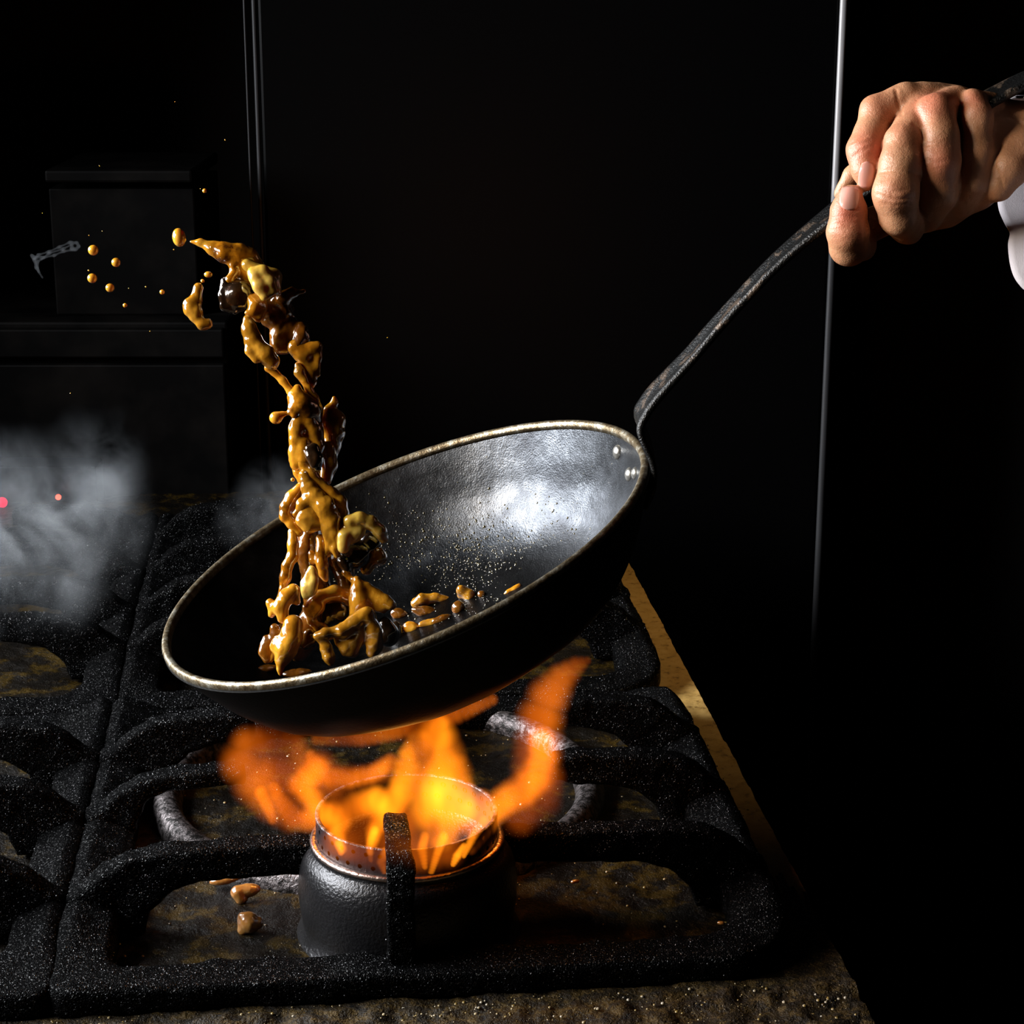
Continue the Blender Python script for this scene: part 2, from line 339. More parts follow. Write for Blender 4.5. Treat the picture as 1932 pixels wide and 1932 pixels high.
# tall dark cabinet behind the stove, bright metal edge on each side
YB = 2.34
xl = on_y(478, 0, YB)[0]; xr = on_y(1592, 0, YB)[0]
cab = empty('tall_cabinet', ((xl + xr) / 2, YB, -0.9), 'tall black cabinet behind the flying food, with bright vertical edges', 'cabinet')
box('front_panel', (xl + 0.004, YB, -0.9), (xr - 0.004, YB + 0.26, 2.2), M['dark_metal'], cab, 0.004)
def strip(name, x, w, y, lab, mt, za=-0.9, zb=2.2):
    V = []; Fc = []; n = 10; zs = np.linspace(za, zb, 40)
    for z in zs:
        for i in range(n):
            a = math.pi * i / (n - 1); V.append((x - w * math.cos(a), y - w * 0.8 * math.sin(a), z))
    for j in range(len(zs) - 1):
        for i in range(n - 1):
            k = j * n + i; Fc.append((k, k + 1, k + n + 1, k + n))
    o = mesh_obj(name, V, Fc, mt, cab)
    s = o.modifiers.new('thick', 'SOLIDIFY'); s.thickness = 0.0008
    o['label'] = lab; return o
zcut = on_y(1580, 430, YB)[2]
strip('edge_strip', xr, 0.0045, YB, 'broad pale strip on the right edge', M['trim_metal'], zcut, 2.2)
strip('edge_strip', xr, 0.0045, YB, 'lower length of the right edge strip, greyed for fading light', M['trim_dim'], -0.9, zcut)  # greyer material paints in the light fading down the strip
strip('edge_strip', xl, 0.0026, YB, 'thin pale strip on the left edge', M['trim_dim'])
strip('edge_strip', xl - 0.011, 0.0013, YB, 'fainter outer line on the left edge', M['trim_dim'])

# lower storage unit and box on the left, red pilot lamps
u1 = on_y(425, 612, 2.16); z1 = u1[2]
st = empty('storage_unit', (-0.62, 2.16, -0.9), 'dim brown metal unit with drawer fronts behind the smoke on the left', 'cabinet')
box('carcass', (-0.95, 2.175, -0.9), (u1[0], 2.5, z1), M['dull_metal'], st, 0.003)
zc = on_y(300, 682, 2.16)[2]
box('drawer_front', (-0.95, 2.16, zc + 0.004), (u1[0] - 0.003, 2.175, z1 - 0.006), M['dull_metal'], st, 0.002)
box('drawer_front', (-0.95, 2.16, zc - 0.16), (u1[0] - 0.003, 2.175, zc - 0.004), M['dull_metal'], st, 0.002)
b0 = on_y(268, 312, 2.25); b1_ = on_y(386, 600, 2.25)
bx = empty('metal_box', ((b0[0] + b1_[0]) / 2, 2.2, z1), 'dim grey metal box with a ledge on top, standing on the drawer unit', 'box')
box('box_body', (b0[0] - 0.1, 2.215, z1), (b1_[0], 2.4, b0[2] - 0.022), M['dull_metal'], bx, 0.002)
box('box_ledge', (b0[0] - 0.1, 2.20, b0[2] - 0.014), (b1_[0] + 0.001, 2.4, b0[2]), M['dull_metal'], bx, 0.003)
def uvsphere(c, r, mt, name, parent=None, seg=20, rings=12, loc=None, R=None):
    c = np.array(c); r = np.array(r if np.ndim(r) else (r, r, r), float); V = []; Fc = []
    for j in range(rings + 1):
        for i in range(seg):
            th = math.pi * j / rings; ph = 2 * math.pi * i / seg
            q = np.array([r[0] * math.sin(th) * math.cos(ph), r[1] * math.sin(th) * math.sin(ph), r[2] * math.cos(th)])
            V.append(c + (q if R is None else R @ q))
    for j in range(rings):
        for i in range(seg):
            a = j * seg + i; b = j * seg + (i + 1) % seg; Fc.append((a, a + seg, b + seg, b))
    return mesh_obj(name, V, Fc, mt, parent, True, loc=c if parent is None else None)
tag(uvsphere(on_y(110, 938, 2.10), 0.0032, M['led'], 'pilot_lamp'), 'small glowing red dot inside the smoke', 'lamp', 'red pilot lamps')
tag(uvsphere(on_y(4, 948, 2.10), 0.006, M['led2'], 'pilot_lamp'), 'crimson glow at the left edge beside the smoke', 'lamp', 'red pilot lamps')
pl = empty('control_box', (-0.5, 2.12, 0.05), 'dark box carrying the red lamps behind the smoke', 'box')
box('box_body', on_y(-60, 1060, 2.12), on_y(180, 880, 2.12) + np.array([0, 0.04, 0]), M['dark_metal'], pl, 0.002)

# ------------------------------------------------------------------ stove (own frame: origin at the burner, turned 6 degrees)
BO = np.array([-0.069, 1.129, 0.0]); YAW = math.radians(6.0); cy, sy = math.cos(YAW), math.sin(YAW)
def S(u, v, z): return np.array([BO[0] + u * cy - v * sy, BO[1] + u * sy + v * cy, z])
def SA(V):
    V = np.asarray(V); return np.stack([BO[0] + V[:, 0] * cy - V[:, 1] * sy, BO[1] + V[:, 0] * sy + V[:, 1] * cy, V[:, 2]], 1)
stove = empty('gas_stove', S(0, 0.35, -0.9), 'greasy black commercial gas stove filling the lower left of the scene', 'stove')
# deck as a fine grid with real unevenness
def deck_mesh():
    us = np.linspace(-0.75, 0.267, 340); vs = np.linspace(-0.30, 1.05, 420)
    U, Vv = np.meshgrid(us, vs, indexing='ij')
    z = 0.0012 * vnoise(U * 60, Vv * 60, U * 0) + 0.0006 * vnoise(U * 220, Vv * 220, U * 0 + 3)
    near = np.clip((-0.085 - Vv) / 0.02, 0, 1); z = z + near * (0.003 * vnoise(U * 90 + 5, Vv * 90, U * 0 + 9) + 0.0016 * vnoise(U * 260, Vv * 260, U * 0 + 1))
    z = z - 0.004
    P = SA(np.stack([U.ravel(), Vv.ravel(), z.ravel()], 1)); nx, ny = len(us), len(vs)
    i = np.arange(nx * ny).reshape(nx, ny)
    Q = np.stack([i[:-1, :-1].ravel(), i[1:, :-1].ravel(), i[1:, 1:].ravel(), i[:-1, 1:].ravel()], 1)
    return P, Q, U, Vv
P, Q, U, Vv = deck_mesh()
cu = SA(np.zeros((1, 3)))
dk = mesh_obj('stove_deck', P, Q, M['deck'], stove)
dk.data.materials.append(M['ledge']); dk.data.materials.append(M['side_steel'])
fc = np.array([p.center[:] for p in dk.data.polygons]) if False else P[Q].mean(1)
lu = (fc[:, 0] - BO[0]) * cy + (fc[:, 1] - BO[1]) * sy; lv = -(fc[:, 0] - BO[0]) * sy + (fc[:, 1] - BO[1]) * cy
mi = np.zeros(len(Q), np.int32); mi[lv < -0.086] = 1; mi[(lu > 0.229) & (lv < 0.03)] = 1; mi[(lu > 0.229) & (lv >= 0.03 + 0.02 * np.sin(lu * 400))] = 2
dk.data.polygons.foreach_set('material_index', mi)
V = SA([(-0.75, -0.30, -0.9), (0.268, -0.30, -0.9), (0.268, 1.05, -0.9), (-0.75, 1.05, -0.9), (-0.75, -0.30, -0.008), (0.268, -0.30, -0.008), (0.268, 1.05, -0.008), (-0.75, 1.05, -0.008)])
mesh_obj('stove_body', V, [(0, 3, 2, 1), (4, 5, 6, 7), (0, 1, 5, 4), (1, 2, 6, 5), (2, 3, 7, 6), (3, 0, 4, 7)], M['body'], stove, False)

def lathe(name, prof, c, mt, parent, seg=96, frm=None, wob=0.0):
    V = []; Fc = []; n = len(prof); c = np.array(c)
    for i in range(seg):
        a = 2 * math.pi * i / seg
        for r, z in prof:
            if frm is None: V.append(c + np.array([r * math.cos(a), r * math.sin(a), z]))
            else: V.append(c + frm @ np.array([r * math.cos(a), r * math.sin(a), z]))
    for i in range(seg):
        j = (i + 1) % seg
        for k in range(n - 1): Fc.append((i * n + k, j * n + k, j * n + k + 1, i * n + k + 1))
    return mesh_obj(name, V, np.array(Fc), mt, parent)

# front burner
BC = np.array([S(0.003, 0.0, 0)[0], S(0.003, 0.0, 0)[1], -0.003])
burner = empty('gas_burner', BC, 'round black burner with a perforated band, flames coming out of it', 'burner')
pr = [(0.0, 0.050), (0.050, 0.050), (0.0575, 0.0610), (0.0595, 0.0625)]
pr2 = [(0.0605, 0.062), (0.0600, 0.0595), (0.0605, 0.0575), (0.0630, 0.0555), (0.0658, 0.051), (0.0680, 0.044), (0.0692, 0.034), (0.0690, 0.022), (0.0675, 0.012), (0.067, 0.005), (0.070, 0.001), (0.071, -0.001)]
lathe('burner_body', pr + pr2, BC, M['burner'], burner)
lathe('burner_lip', [(0.0560, 0.0620), (0.0575, 0.0638), (0.0600, 0.0634), (0.0612, 0.0620), (0.0606, 0.0605)], BC, M['lip'], burner)
def band(c, r, z0, z1, nseg, rows, th, mt, parent):
    V = []; Fc = []; idx = {}
    def v(a, z, rr):
        a = round(a % (nseg), 5); key = (a if a < nseg - 1e-4 else 0.0, round(z, 6), rr)
        if key not in idx:
            an = 2 * math.pi * a / nseg; idx[key] = len(V); V.append(np.array(c) + np.array([rr * math.cos(an), rr * math.sin(an), z]))
        return idx[key]
    hz = (z1 - z0) / rows
    for j in range(rows):
        for i in range(nseg):
            off = 0.5 * (j % 2); ca = i + off; cz = z0 + (j + 0.5) * hz
            o8 = [(-.5, -.5), (0, -.5), (.5, -.5), (.5, 0), (.5, .5), (0, .5), (-.5, .5), (-.5, 0)]
            wseg = 2 * math.pi * r / nseg; hr = 0.00155
            out = [v(ca + x, cz + y * hz, r) for x, y in o8]
            hol = [v(ca + hr * math.cos(t) / wseg, cz + hr * math.sin(t), r) for t in [math.radians(-135 + 45 * q) for q in range(8)]]
            inn = [v(ca + hr * math.cos(t) / wseg, cz + hr * math.sin(t), r - th) for t in [math.radians(-135 + 45 * q) for q in range(8)]]
            for q in range(8):
                w_ = (q + 1) % 8
                Fc.append((out[q], out[w_], hol[w_], hol[q])); Fc.append((hol[q], hol[w_], inn[w_], inn[q]))
    return mesh_obj('perforated_band', V, Fc, mt, parent, False)
band(BC, 0.0572, 0.0625, 0.0795, 40, 2, 0.003, M['burner_band'], burner)
lathe('band_top', [(0.0545, 0.0795), (0.0550, 0.0801), (0.0568, 0.0803), (0.0574, 0.0797), (0.0572, 0.0790)], BC, M['ring'], burner)
lathe('band_inner', [(0.0546, 0.0797), (0.0546, 0.051)], BC, M['body'], burner)

# raised ring of the pot opening behind the front burner
RC = S(-0.007, 0.205, 0)
rg = []; 
for i in range(17):
    a = math.pi * i / 16; rg.append((0.155 - 0.011 * math.cos(a), -0.004 + 0.015 * math.sin(a)))
tag(lathe('burner_ring', rg, RC, M['ring'], None), 'worn grey raised ring on the stove top around the rear burner opening', 'ring')

# grates: every casting is a frame plus its fingers
def poly_sd(px, pz, poly):
    poly = np.array(poly); d = np.full(np.broadcast(px, pz).shape, 1e9); s = np.ones_like(d); n = len(poly)
    for i in range(n):
        a = poly[i]; b = poly[(i + 1) % n]; e = b - a; wx = px - a[0]; wz = pz - a[1]
        t = np.clip((wx * e[0] + wz * e[1]) / (e @ e), 0, 1); d = np.minimum(d, (wx - e[0] * t) ** 2 + (wz - e[1] * t) ** 2)
        c1 = pz >= a[1]; c2 = pz < b[1]; c3 = (e[0] * wz) > (e[1] * wx)
        s = np.where((c1 & c2 & c3) | (~c1 & ~c2 & ~c3), -s, s)
    return s * np.sqrt(d)
def finger_mesh(poly, half, seed, h=0.0016, taper=None, rnd=0.0035, amp=0.0011):
    poly = np.array(poly); lo = (poly[:, 0].min() - 0.008, -0.02, poly[:, 1].min() - 0.006); hi = (poly[:, 0].max() + 0.008, 0.02, poly[:, 1].max() + 0.008)
    f = Field(lo, hi, h); X = f.ax[0][:, None]; Z = f.ax[2][None, :]
    d2 = poly_sd(X, Z, poly) + rnd
    hw = half if taper is None else half + taper * (X[:, :, None] - poly[:, 0].min())
    dv = np.abs(f.ax[1])[None, :, None] - hw + rnd
    a = d2[:, None, :] + 0 * dv; b = dv + 0 * a
    f.F = (np.sqrt(np.maximum(a, 0) ** 2 + np.maximum(b, 0) ** 2) + np.minimum(np.maximum(a, b), 0) - rnd).astype(np.float32)
    f.noise(amp, 90, seed); f.noise(amp * 0.55, 260, seed * 2 + 1)
    return f.mesh(1)
def side_poly(tip, rail, thin=False):
    # s = distance from the rail; returns polygon in (s, z)
    T = abs(tip - rail)
    if thin: return [(0.0, 0.0), (0.0, 0.028), (0.010, 0.033), (0.022, 0.044), (0.038, 0.053), (0.065, 0.0575), (T - 0.012, 0.059), (T, 0.0565), (T + 0.001, 0.047), (0.060, 0.045), (0.043, 0.038), (0.034, 0.022), (0.030, 0.0)]
    return [(0.0, 0.0), (0.0, 0.028), (0.010, 0.033), (0.022, 0.044), (0.038, 0.053), (0.065, 0.0575), (T - 0.012, 0.059), (T, 0.0565), (T + 0.001, 0.041), (T - 0.01, 0.0375), (0.085, 0.0345), (0.066, 0.0285), (0.052, 0.016), (0.047, 0.0)]
def place_finger(parent, V, Q, u0, v0, sign):
    W = V.copy()
    if sign < 0: W[:, 0] = -W[:, 0]; Q = Q[:, ::-1]
    W = np.stack([W[:, 0] + u0, W[:, 1] + v0, W[:, 2] - 0.002], 1)
    return mesh_obj('finger', SA(W), Q, M['iron'], parent)
def frame_mesh(u0, u1, v0, v1, seed, front_w=0.032, side_w=0.034, right_corner=0.055):
    h = 0.0024; f = Field((u0 - 0.012, v0 - 0.012, -0.008), (u1 + 0.012, v1 + 0.012, 0.04), h)
    U_ = f.ax[0][:, None, None]; V_ = f.ax[1][None, :, None]; Z_ = f.ax[2][None, None, :]
    cx, cv = (u0 + u1) / 2, (v0 + v1) / 2
    def rr(hu, hv, r):
        r = np.where(U_ > cx, r, 0.010)
        qx = np.abs(U_ - cx) - hu + r; qy = np.abs(V_ - cv) - hv + r
        return np.sqrt(np.maximum(qx, 0) ** 2 + np.maximum(qy, 0) ** 2) + np.minimum(np.maximum(qx, qy), 0) - r
    ring = np.maximum(rr((u1 - u0) / 2, (v1 - v0) / 2, right_corner), -rr((u1 - u0) / 2 - side_w, (v1 - v0) / 2 - front_w, 0.03))
    ds = np.minimum(np.abs(U_ - u0 - 0.01), np.abs(U_ - u1 + 0.01))
    top = 0.013 + 0.013 * np.clip(1 - ds / 0.03, 0, 1) * np.clip((V_ - v0 - 0.02) / 0.05, 0, 1)
    dz = np.maximum(Z_ - top, -0.006 - Z_)
    r = 0.004; a = ring + r; b = dz + r
    f.F = (np.sqrt(np.maximum(a, 0) ** 2 + np.maximum(b, 0) ** 2) + np.minimum(np.maximum(a, b), 0) - r).astype(np.float32)
    f.noise(0.0014, 60, seed); f.noise(0.0007, 230, seed + 3)
    return f.mesh(1)
def grate(u0, u1, v0, v1, rows, label, seed, left=True, right=True, tips=None):
    g = empty('stove_grate', S((u0 + u1) / 2, (v0 + v1) / 2, 0), label, 'grate', 'cast iron grates on the stove')
    V, Q = frame_mesh(u0, u1, v0, v1, seed, right_corner=0.055 if u1 > 0 else 0.010); mesh_obj('frame', SA(V), Q, M['iron'], g)
    c = (u0 + u1) / 2 - 0.01
    for i, v in enumerate(rows):
        tl, tr = tips[i]
        if left:
            V, Q = finger_mesh(side_poly(c + tl, u0, i == 1), 0.0095, seed + i * 3.1); place_finger(g, V, Q, u0 + 0.002, v, 1)
        if right:
            V, Q = finger_mesh(side_poly(c + tr, u1), 0.0095, seed + i * 2.3 + 9); place_finger(g, V, Q, u1 - 0.002, v, -1)
    return g
GT = [(-0.058, 0.055), (-0.108, 0.11), (-0.104, 0.13)]
cc = 0.003
g1 = grate(-0.2130, 0.239, -0.090, 0.352, (0.010, 0.130, 0.232), 'black crusted grate around the lit burner, nearest on the right', 11, tips=GT)
g2 = grate(-0.665, -0.2100, -0.090, 0.352, (0.010, 0.130, 0.232), 'black crusted grate cut off by the lower left edge', 31, tips=GT)
GR = [(-0.10, 0.12), (-0.10, 0.10), (-0.06, 0.06), (-0.10, 0.10)]
g3 = grate(-0.2130, 0.239, 0.358, 0.88, (0.468, 0.566, 0.681, 0.80), 'black grate farther back, mostly hidden behind the pan', 51, tips=GR)
g4 = grate(-0.665, -0.2100, 0.358, 0.88, (0.468, 0.566, 0.681, 0.80), 'black grate at the back left under the smoke', 71, tips=GR)
# the front finger points away from the camera over the burner: upright post, then a bar
fp = [(0.0, 0.0), (0.0, 0.060), (0.003, 0.072), (0.010, 0.082), (0.022, 0.0875), (0.050, 0.0905), (0.0525, 0.089), (0.0525, 0.083), (0.022, 0.0818), (0.0125, 0.074), (0.0120, 0.0)]
V, Q = finger_mesh(fp, 0.0085, 5.5, h=0.0013, taper=-0.028, rnd=0.002, amp=0.0011)
W = np.stack([-V[:, 1] - 0.005, V[:, 0] - 0.0785, V[:, 2] - 0.001], 1)
o = mesh_obj('finger', SA(W), Q, M['iron'], g1); o['label'] = 'narrow upright finger seen end-on before the flame'
# rear burner finger stubs, pointing forward/back on the rear side of the ring
V, Q = finger_mesh([(0.0, 0.0), (0.0, 0.03), (0.02, 0.05), (0.05, 0.056), (0.12, 0.057), (0.122, 0.04), (0.05, 0.032), (0.035, 0.0)], 0.0075, 8.2)
W = np.stack([V[:, 1] + 0.0, 0.350 - V[:, 0], V[:, 2] - 0.001], 1); mesh_obj('finger', SA(W), Q, M['iron'], g1)

# crumbs and spilled grains on deck and grates
def dome_cloud(pts, rad, nrm, name, mt, parent, sq=0.6, seg=6):
    pts = np.asarray(pts); n = len(pts); nrm = np.asarray(nrm) / np.linalg.norm(nrm, axis=1, keepdims=True)
    a = np.cross(nrm, np.array([0.3, 0.8, 0.52])); a /= np.linalg.norm(a, axis=1, keepdims=True); b = np.cross(nrm, a)
    Vs = [pts + nrm * (rad * sq)[:, None]]
    for ring, (cr, cz) in enumerate(((0.75, 0.6), (1.0, -0.25))):
        for i in range(seg):
            t = 2 * math.pi * i / seg
            Vs.append(pts + (rad * cr)[:, None] * (a * math.cos(t) + b * math.sin(t)) + nrm * (rad * sq * cz)[:, None])
    V = np.concatenate(Vs); k = np.arange(n)
    Fc = []
    for i in range(seg):
        j = (i + 1) % seg
        Fc.append(np.stack([k, k + n * (1 + i), k + n * (1 + j)], 1))
        Fc.append(np.stack([k + n * (1 + i), k + n * (1 + seg + i), k + n * (1 + seg + j)], 1)); Fc.append(np.stack([k + n * (1 + i), k + n * (1 + seg + j), k + n * (1 + j)], 1))
    return mesh_obj(name, V, np.concatenate(Fc), mt, parent)
M['crumb'] = mat('crumbs', (0.25, 0.2, 0.12), 0.3); L(M['crumb'], ramp(M['crumb'], noise_node(M['crumb'], 200, 2), [(0.35, (0.05, 0.03, 0.01)), (0.5, (0.3, 0.2, 0.05)), (0.65, (0.5, 0.45, 0.36))]), P_(M['crumb'], 'Base Color'))
rs = np.random.RandomState(3)
n = 2600; uu = rs.uniform(-0.45, 0.262, n); vv = np.where(rs.rand(n) < 0.6, rs.uniform(-0.165, -0.092, n), rs.uniform(-0.06, 0.35, n))
pts = SA(np.stack([uu, vv, np.full(n, -0.0035)], 1)); tag(dome_cloud(pts, 0.0003 + 0.001 * rs.rand(n) ** 3, np.tile([0, 0, 1.0], (n, 1)), 'food_crumbs', M['crumb'], None), 'fine crumbs and grains scattered over the stove top', 'crumbs', kind='stuff')

M['grease'] = mat('grease_beads', (0.03, 0.03, 0.032), 0.12, 0.6, Specular_IOR_Level=1.0)
def iron_beads(g, n, seed, r0=0.00028, r1=0.0009):
    rs = np.random.RandomState(seed); PP = []; NN = []
    for ch in g.children:
        me = ch.data; m_ = len(me.polygons); c = np.empty(m_ * 3); me.polygons.foreach_get('center', c); c = c.reshape(-1, 3); nn = np.empty(m_ * 3); me.polygons.foreach_get('normal', nn); nn = nn.reshape(-1, 3)
        ar = np.empty(m_); me.polygons.foreach_get('area', ar)
        pr_ = ar * np.clip(nn[:, 2] + 0.35, 0.03, 2); pr_ /= pr_.sum()
        k = rs.choice(m_, int(n * ar.sum() / 0.05), p=pr_); PP.append(c[k] + np.array(g.location[:]) + rs.uniform(-0.0008, 0.0008, (len(k), 3))); NN.append(nn[k])
    PP = np.concatenate(PP); NN = np.concatenate(NN)
    o = dome_cloud(PP, r0 + (r1 - r0) * rs.rand(len(PP)) ** 3, NN, 'grease_beads', M['grease'], g, 0.7, 5); o['kind'] = 'stuff'; o['label'] = 'shiny burnt grease beads'
for i_, g_ in enumerate((g1, g2, g3, g4)): iron_beads(g_, 800, 40 + i_)

# ------------------------------------------------------------------ pan
PC = np.array([-0.06441437, 1.0992277, 0.26177873]); PN = np.array([-0.3555674, -0.09054893, 0.93025411]); PN /= np.linalg.norm(PN)
PA = np.cross([0, 1, 0], PN); PA /= np.linalg.norm(PA); PB = np.cross(PN, PA); PF = np.stack([PA, PB, PN], 1)
KN = np.array([(0.1500, 0.0), (0.1465, -0.006), (0.1385, -0.020), (0.1290, -0.036), (0.1150, -0.052), (0.0960, -0.0635), (0.0750, -0.0690), (0.045, -0.0715), (0.0, -0.0720)])
def crom(Pk, n=8):
    Pk = np.vstack([2 * Pk[0] - Pk[1], Pk, [-Pk[-2][0], Pk[-2][1]]]); out = []
    for i in range(1, len(Pk) - 2):
        for t in np.linspace(0, 1, n, endpoint=False):
            p0, p1, p2, p3 = Pk[i - 1:i + 3]; out.append(0.5 * (2 * p1 + (p2 - p0) * t + (2 * p0 - 5 * p1 + 4 * p2 - p3) * t * t + (3 * p1 - p0 - 3 * p2 + p3) * t ** 3))
    out.append(Pk[-2]); return np.array(out)
INN = crom(KN); INN[:, 0] = np.maximum(INN[:, 0], 0)
_r = INN[::-1, 0]; _z = INN[::-1, 1]
def pan_z(r): return np.interp(r, _r, _z)
def pan_hit(x, y):
    d = ray(x, y); ts = np.linspace(0.8, 1.45, 2600); Pq = O3 + ts[:, None] * d - PC; l = Pq @ PF
    r = np.hypot(l[:, 0], l[:, 1]); inside = (r < 0.149) & (l[:, 2] < pan_z(r)) & (l[:, 2] > -0.1)
    entered = np.nonzero((l[:, 2] < 0) & (r < 0.15))[0]
    if len(entered) == 0: return None
    k = entered[0]
    hit = np.nonzero((np.arange(len(ts)) >= k) & (l[:, 2] <= pan_z(np.minimum(r, 0.15))))[0]
    if len(hit) == 0: return None
    return ts[hit[0]]
pan = empty('frying_pan', PC + PN * -0.075, 'tilted black carbon steel frying pan held over the flame, food flying out', 'pan')
def bowl(prof, mt, name, seed, amp):
    seg = 192; A = np.linspace(0, 2 * np.pi, seg, endpoint=False); n = len(prof)
    R_ = prof[None, :, 0]; Z_ = prof[None, :, 1]; X = R_ * np.cos(A)[:, None]; Y = R_ * np.sin(A)[:, None]; Z = Z_ + 0 * X
    Z = Z + amp * vnoise(X * 45 + seed, Y * 45, Z * 45) * np.clip((0.148 - R_) / 0.02, 0, 1)
    V = PC + np.stack([X, Y, Z], -1).reshape(-1, 3) @ PF.T
    i = np.arange(seg * n).reshape(seg, n); j = np.roll(i, -1, 0)
    Q = np.stack([i[:, :-1].ravel(), i[:, 1:].ravel(), j[:, 1:].ravel(), j[:, :-1].ravel()], 1)
    return V, Q
V1, Q1 = bowl(INN, None, '', 1, 0.0007)
OUT = INN.copy(); OUT[:, 1] -= 0.0035; OUT[:-1, 0] += 0.0028 * np.clip(INN[:-1, 0] / 0.1, 0, 1)
V2, Q2 = bowl(OUT, None, '', 1, 0.0007)
nb = len(V1); seg = 192; n = len(INN); i = np.arange(seg) * n; j = np.roll(i, -1)
QR = np.stack([i, i + nb, j + nb, j], 1)[:, ::-1]
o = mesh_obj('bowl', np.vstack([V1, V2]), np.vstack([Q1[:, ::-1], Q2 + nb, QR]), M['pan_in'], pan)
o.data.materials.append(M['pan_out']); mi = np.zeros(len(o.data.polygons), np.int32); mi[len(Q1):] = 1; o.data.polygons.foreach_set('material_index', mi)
nv = len(o.data.vertices); rr0 = np.concatenate([np.tile(INN[:, 0], 192), np.tile(OUT[:, 0], 192)])
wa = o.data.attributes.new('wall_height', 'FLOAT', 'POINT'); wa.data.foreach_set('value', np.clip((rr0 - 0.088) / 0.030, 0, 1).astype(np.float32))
rim = [(0.1476, -0.0012), (0.1482, 0.0006), (0.1500, 0.0016), (0.1514, 0.0013), (0.1524, -0.0002), (0.1523, -0.0026), (0.1512, -0.0038), (0.1478, -0.0036), (0.1476, -0.0012)]
lathe('rim', rim, PC, M['rim'], pan, 192, PF)
# rivets on the inside wall
def rivet(x, y, r):
    t = pan_hit(x, y); p = at(x, y, t); l = (p - PC) @ PF; rr_ = math.hypot(l[0], l[1]); e = 0.002
    sl = (pan_z(rr_ + e) - pan_z(rr_ - e)) / (2 * e); nl = np.array([-sl * l[0] / rr_, -sl * l[1] / rr_, 1.0]); nl /= np.linalg.norm(nl); nw = PF @ nl
    a = np.cross(nw, PN); a /= np.linalg.norm(a); b = np.cross(nw, a)
    prf = [(0.0, 0.0026), (0.0018, 0.0024), (0.0034, 0.0017), (0.0046, 0.0004), (0.0048, -0.001), (0.0, -0.001)]
    lathe('rivet', [(q[0] * r, q[1] * r) for q in prf], p, M['rivet'], pan, 24, np.stack([a, b, nw], 1))
rivet(1165, 853, 1.0); rivet(1187, 895, 0.95); rivet(1198, 893, 0.85)

# handle: strap of steel running up from the rim
HA = math.radians(-2); HE = math.cos(HA) * PA + math.sin(HA) * PB; HM = np.cross(PN, HE)
def hpt(x, y):
    d = ray(x, y); t = ((PC - O3) @ HM) / (d @ HM); P_ = O3 + t * d - PC; return np.array([P_ @ HE, P_ @ PN])
path_px = [(1205, 800), (1216, 770), (1240, 738), (1300, 674), (1350, 616), (1400, 561), (1450, 508), (1500, 462), (1550, 420), (1600, 380), (1650, 340), (1700, 300), (1750, 262), (1800, 226), (1850, 195), (1900, 168), (1935, 150), (1970, 134)]
HP = [np.array([0.1420, -0.022]), np.array([0.1505, -0.011]), np.array([0.1548, 0.002])] + [hpt(*q) for q in path_px[0:]]
HW = [0.024, 0.027, 0.025, 0.0190, 0.0165, 0.0150, 0.0125, 0.0115, 0.0112, 0.0115, 0.0120, 0.0130, 0.0142, 0.0150, 0.0150, 0.0148, 0.0145, 0.0140, 0.0132, 0.0120, 0.0095]
HP = np.array(HP); 
def resample(Pk, Wk, n=5):
    out = []; ww = []
    Pe = np.vstack([2 * Pk[0] - Pk[1], Pk, 2 * Pk[-1] - Pk[-2]])
    for i in range(1, len(Pe) - 2):
        for t in np.linspace(0, 1, n, endpoint=False):
            p0, p1, p2, p3 = Pe[i - 1:i + 3]; out.append(0.5 * (2 * p1 + (p2 - p0) * t + (2 * p0 - 5 * p1 + 4 * p2 - p3) * t * t + (3 * p1 - p0 - 3 * p2 + p3) * t ** 3)); ww.append(Wk[i - 1] * (1 - t) + Wk[i] * t)
    out.append(Pk[-1]); ww.append(Wk[-1]); return np.array(out), np.array(ww)
hp, hw = resample(HP, HW)
V = []; Fc = []; cs = [(-1, -0.2), (-0.92, 0.9), (-0.7, 1.0), (-0.4, 0.55), (0, 0.35), (0.4, 0.55), (0.7, 1.0), (0.92, 0.9), (1, -0.2), (0.9, -1.0), (0.4, -1.1), (0, -1.2), (-0.4, -1.1), (-0.9, -1.0)]
for i in range(len(hp)):
    tg = hp[min(i + 1, len(hp) - 1)] - hp[max(i - 1, 0)]; tg /= np.linalg.norm(tg); nn = np.array([-tg[1], tg[0]])
    thk = 0.0014 + 0.0008 * min(1, i / 20)
    for a, b in cs:
        q = hp[i] + nn * b * thk; V.append(PC + HE * q[0] + PN * q[1] + HM * (a * hw[i]))
nc = len(cs)
for i in range(len(hp) - 1):
    for k in range(nc):
        l = (k + 1) % nc; Fc.append((i * nc + k, (i + 1) * nc + k, (i + 1) * nc + l, i * nc + l))
Fc.append(tuple(range(nc))); Fc.append(tuple(reversed([(len(hp) - 1) * nc + k for k in range(nc)])))
mesh_obj('handle', V, Fc, M['handle'], pan)

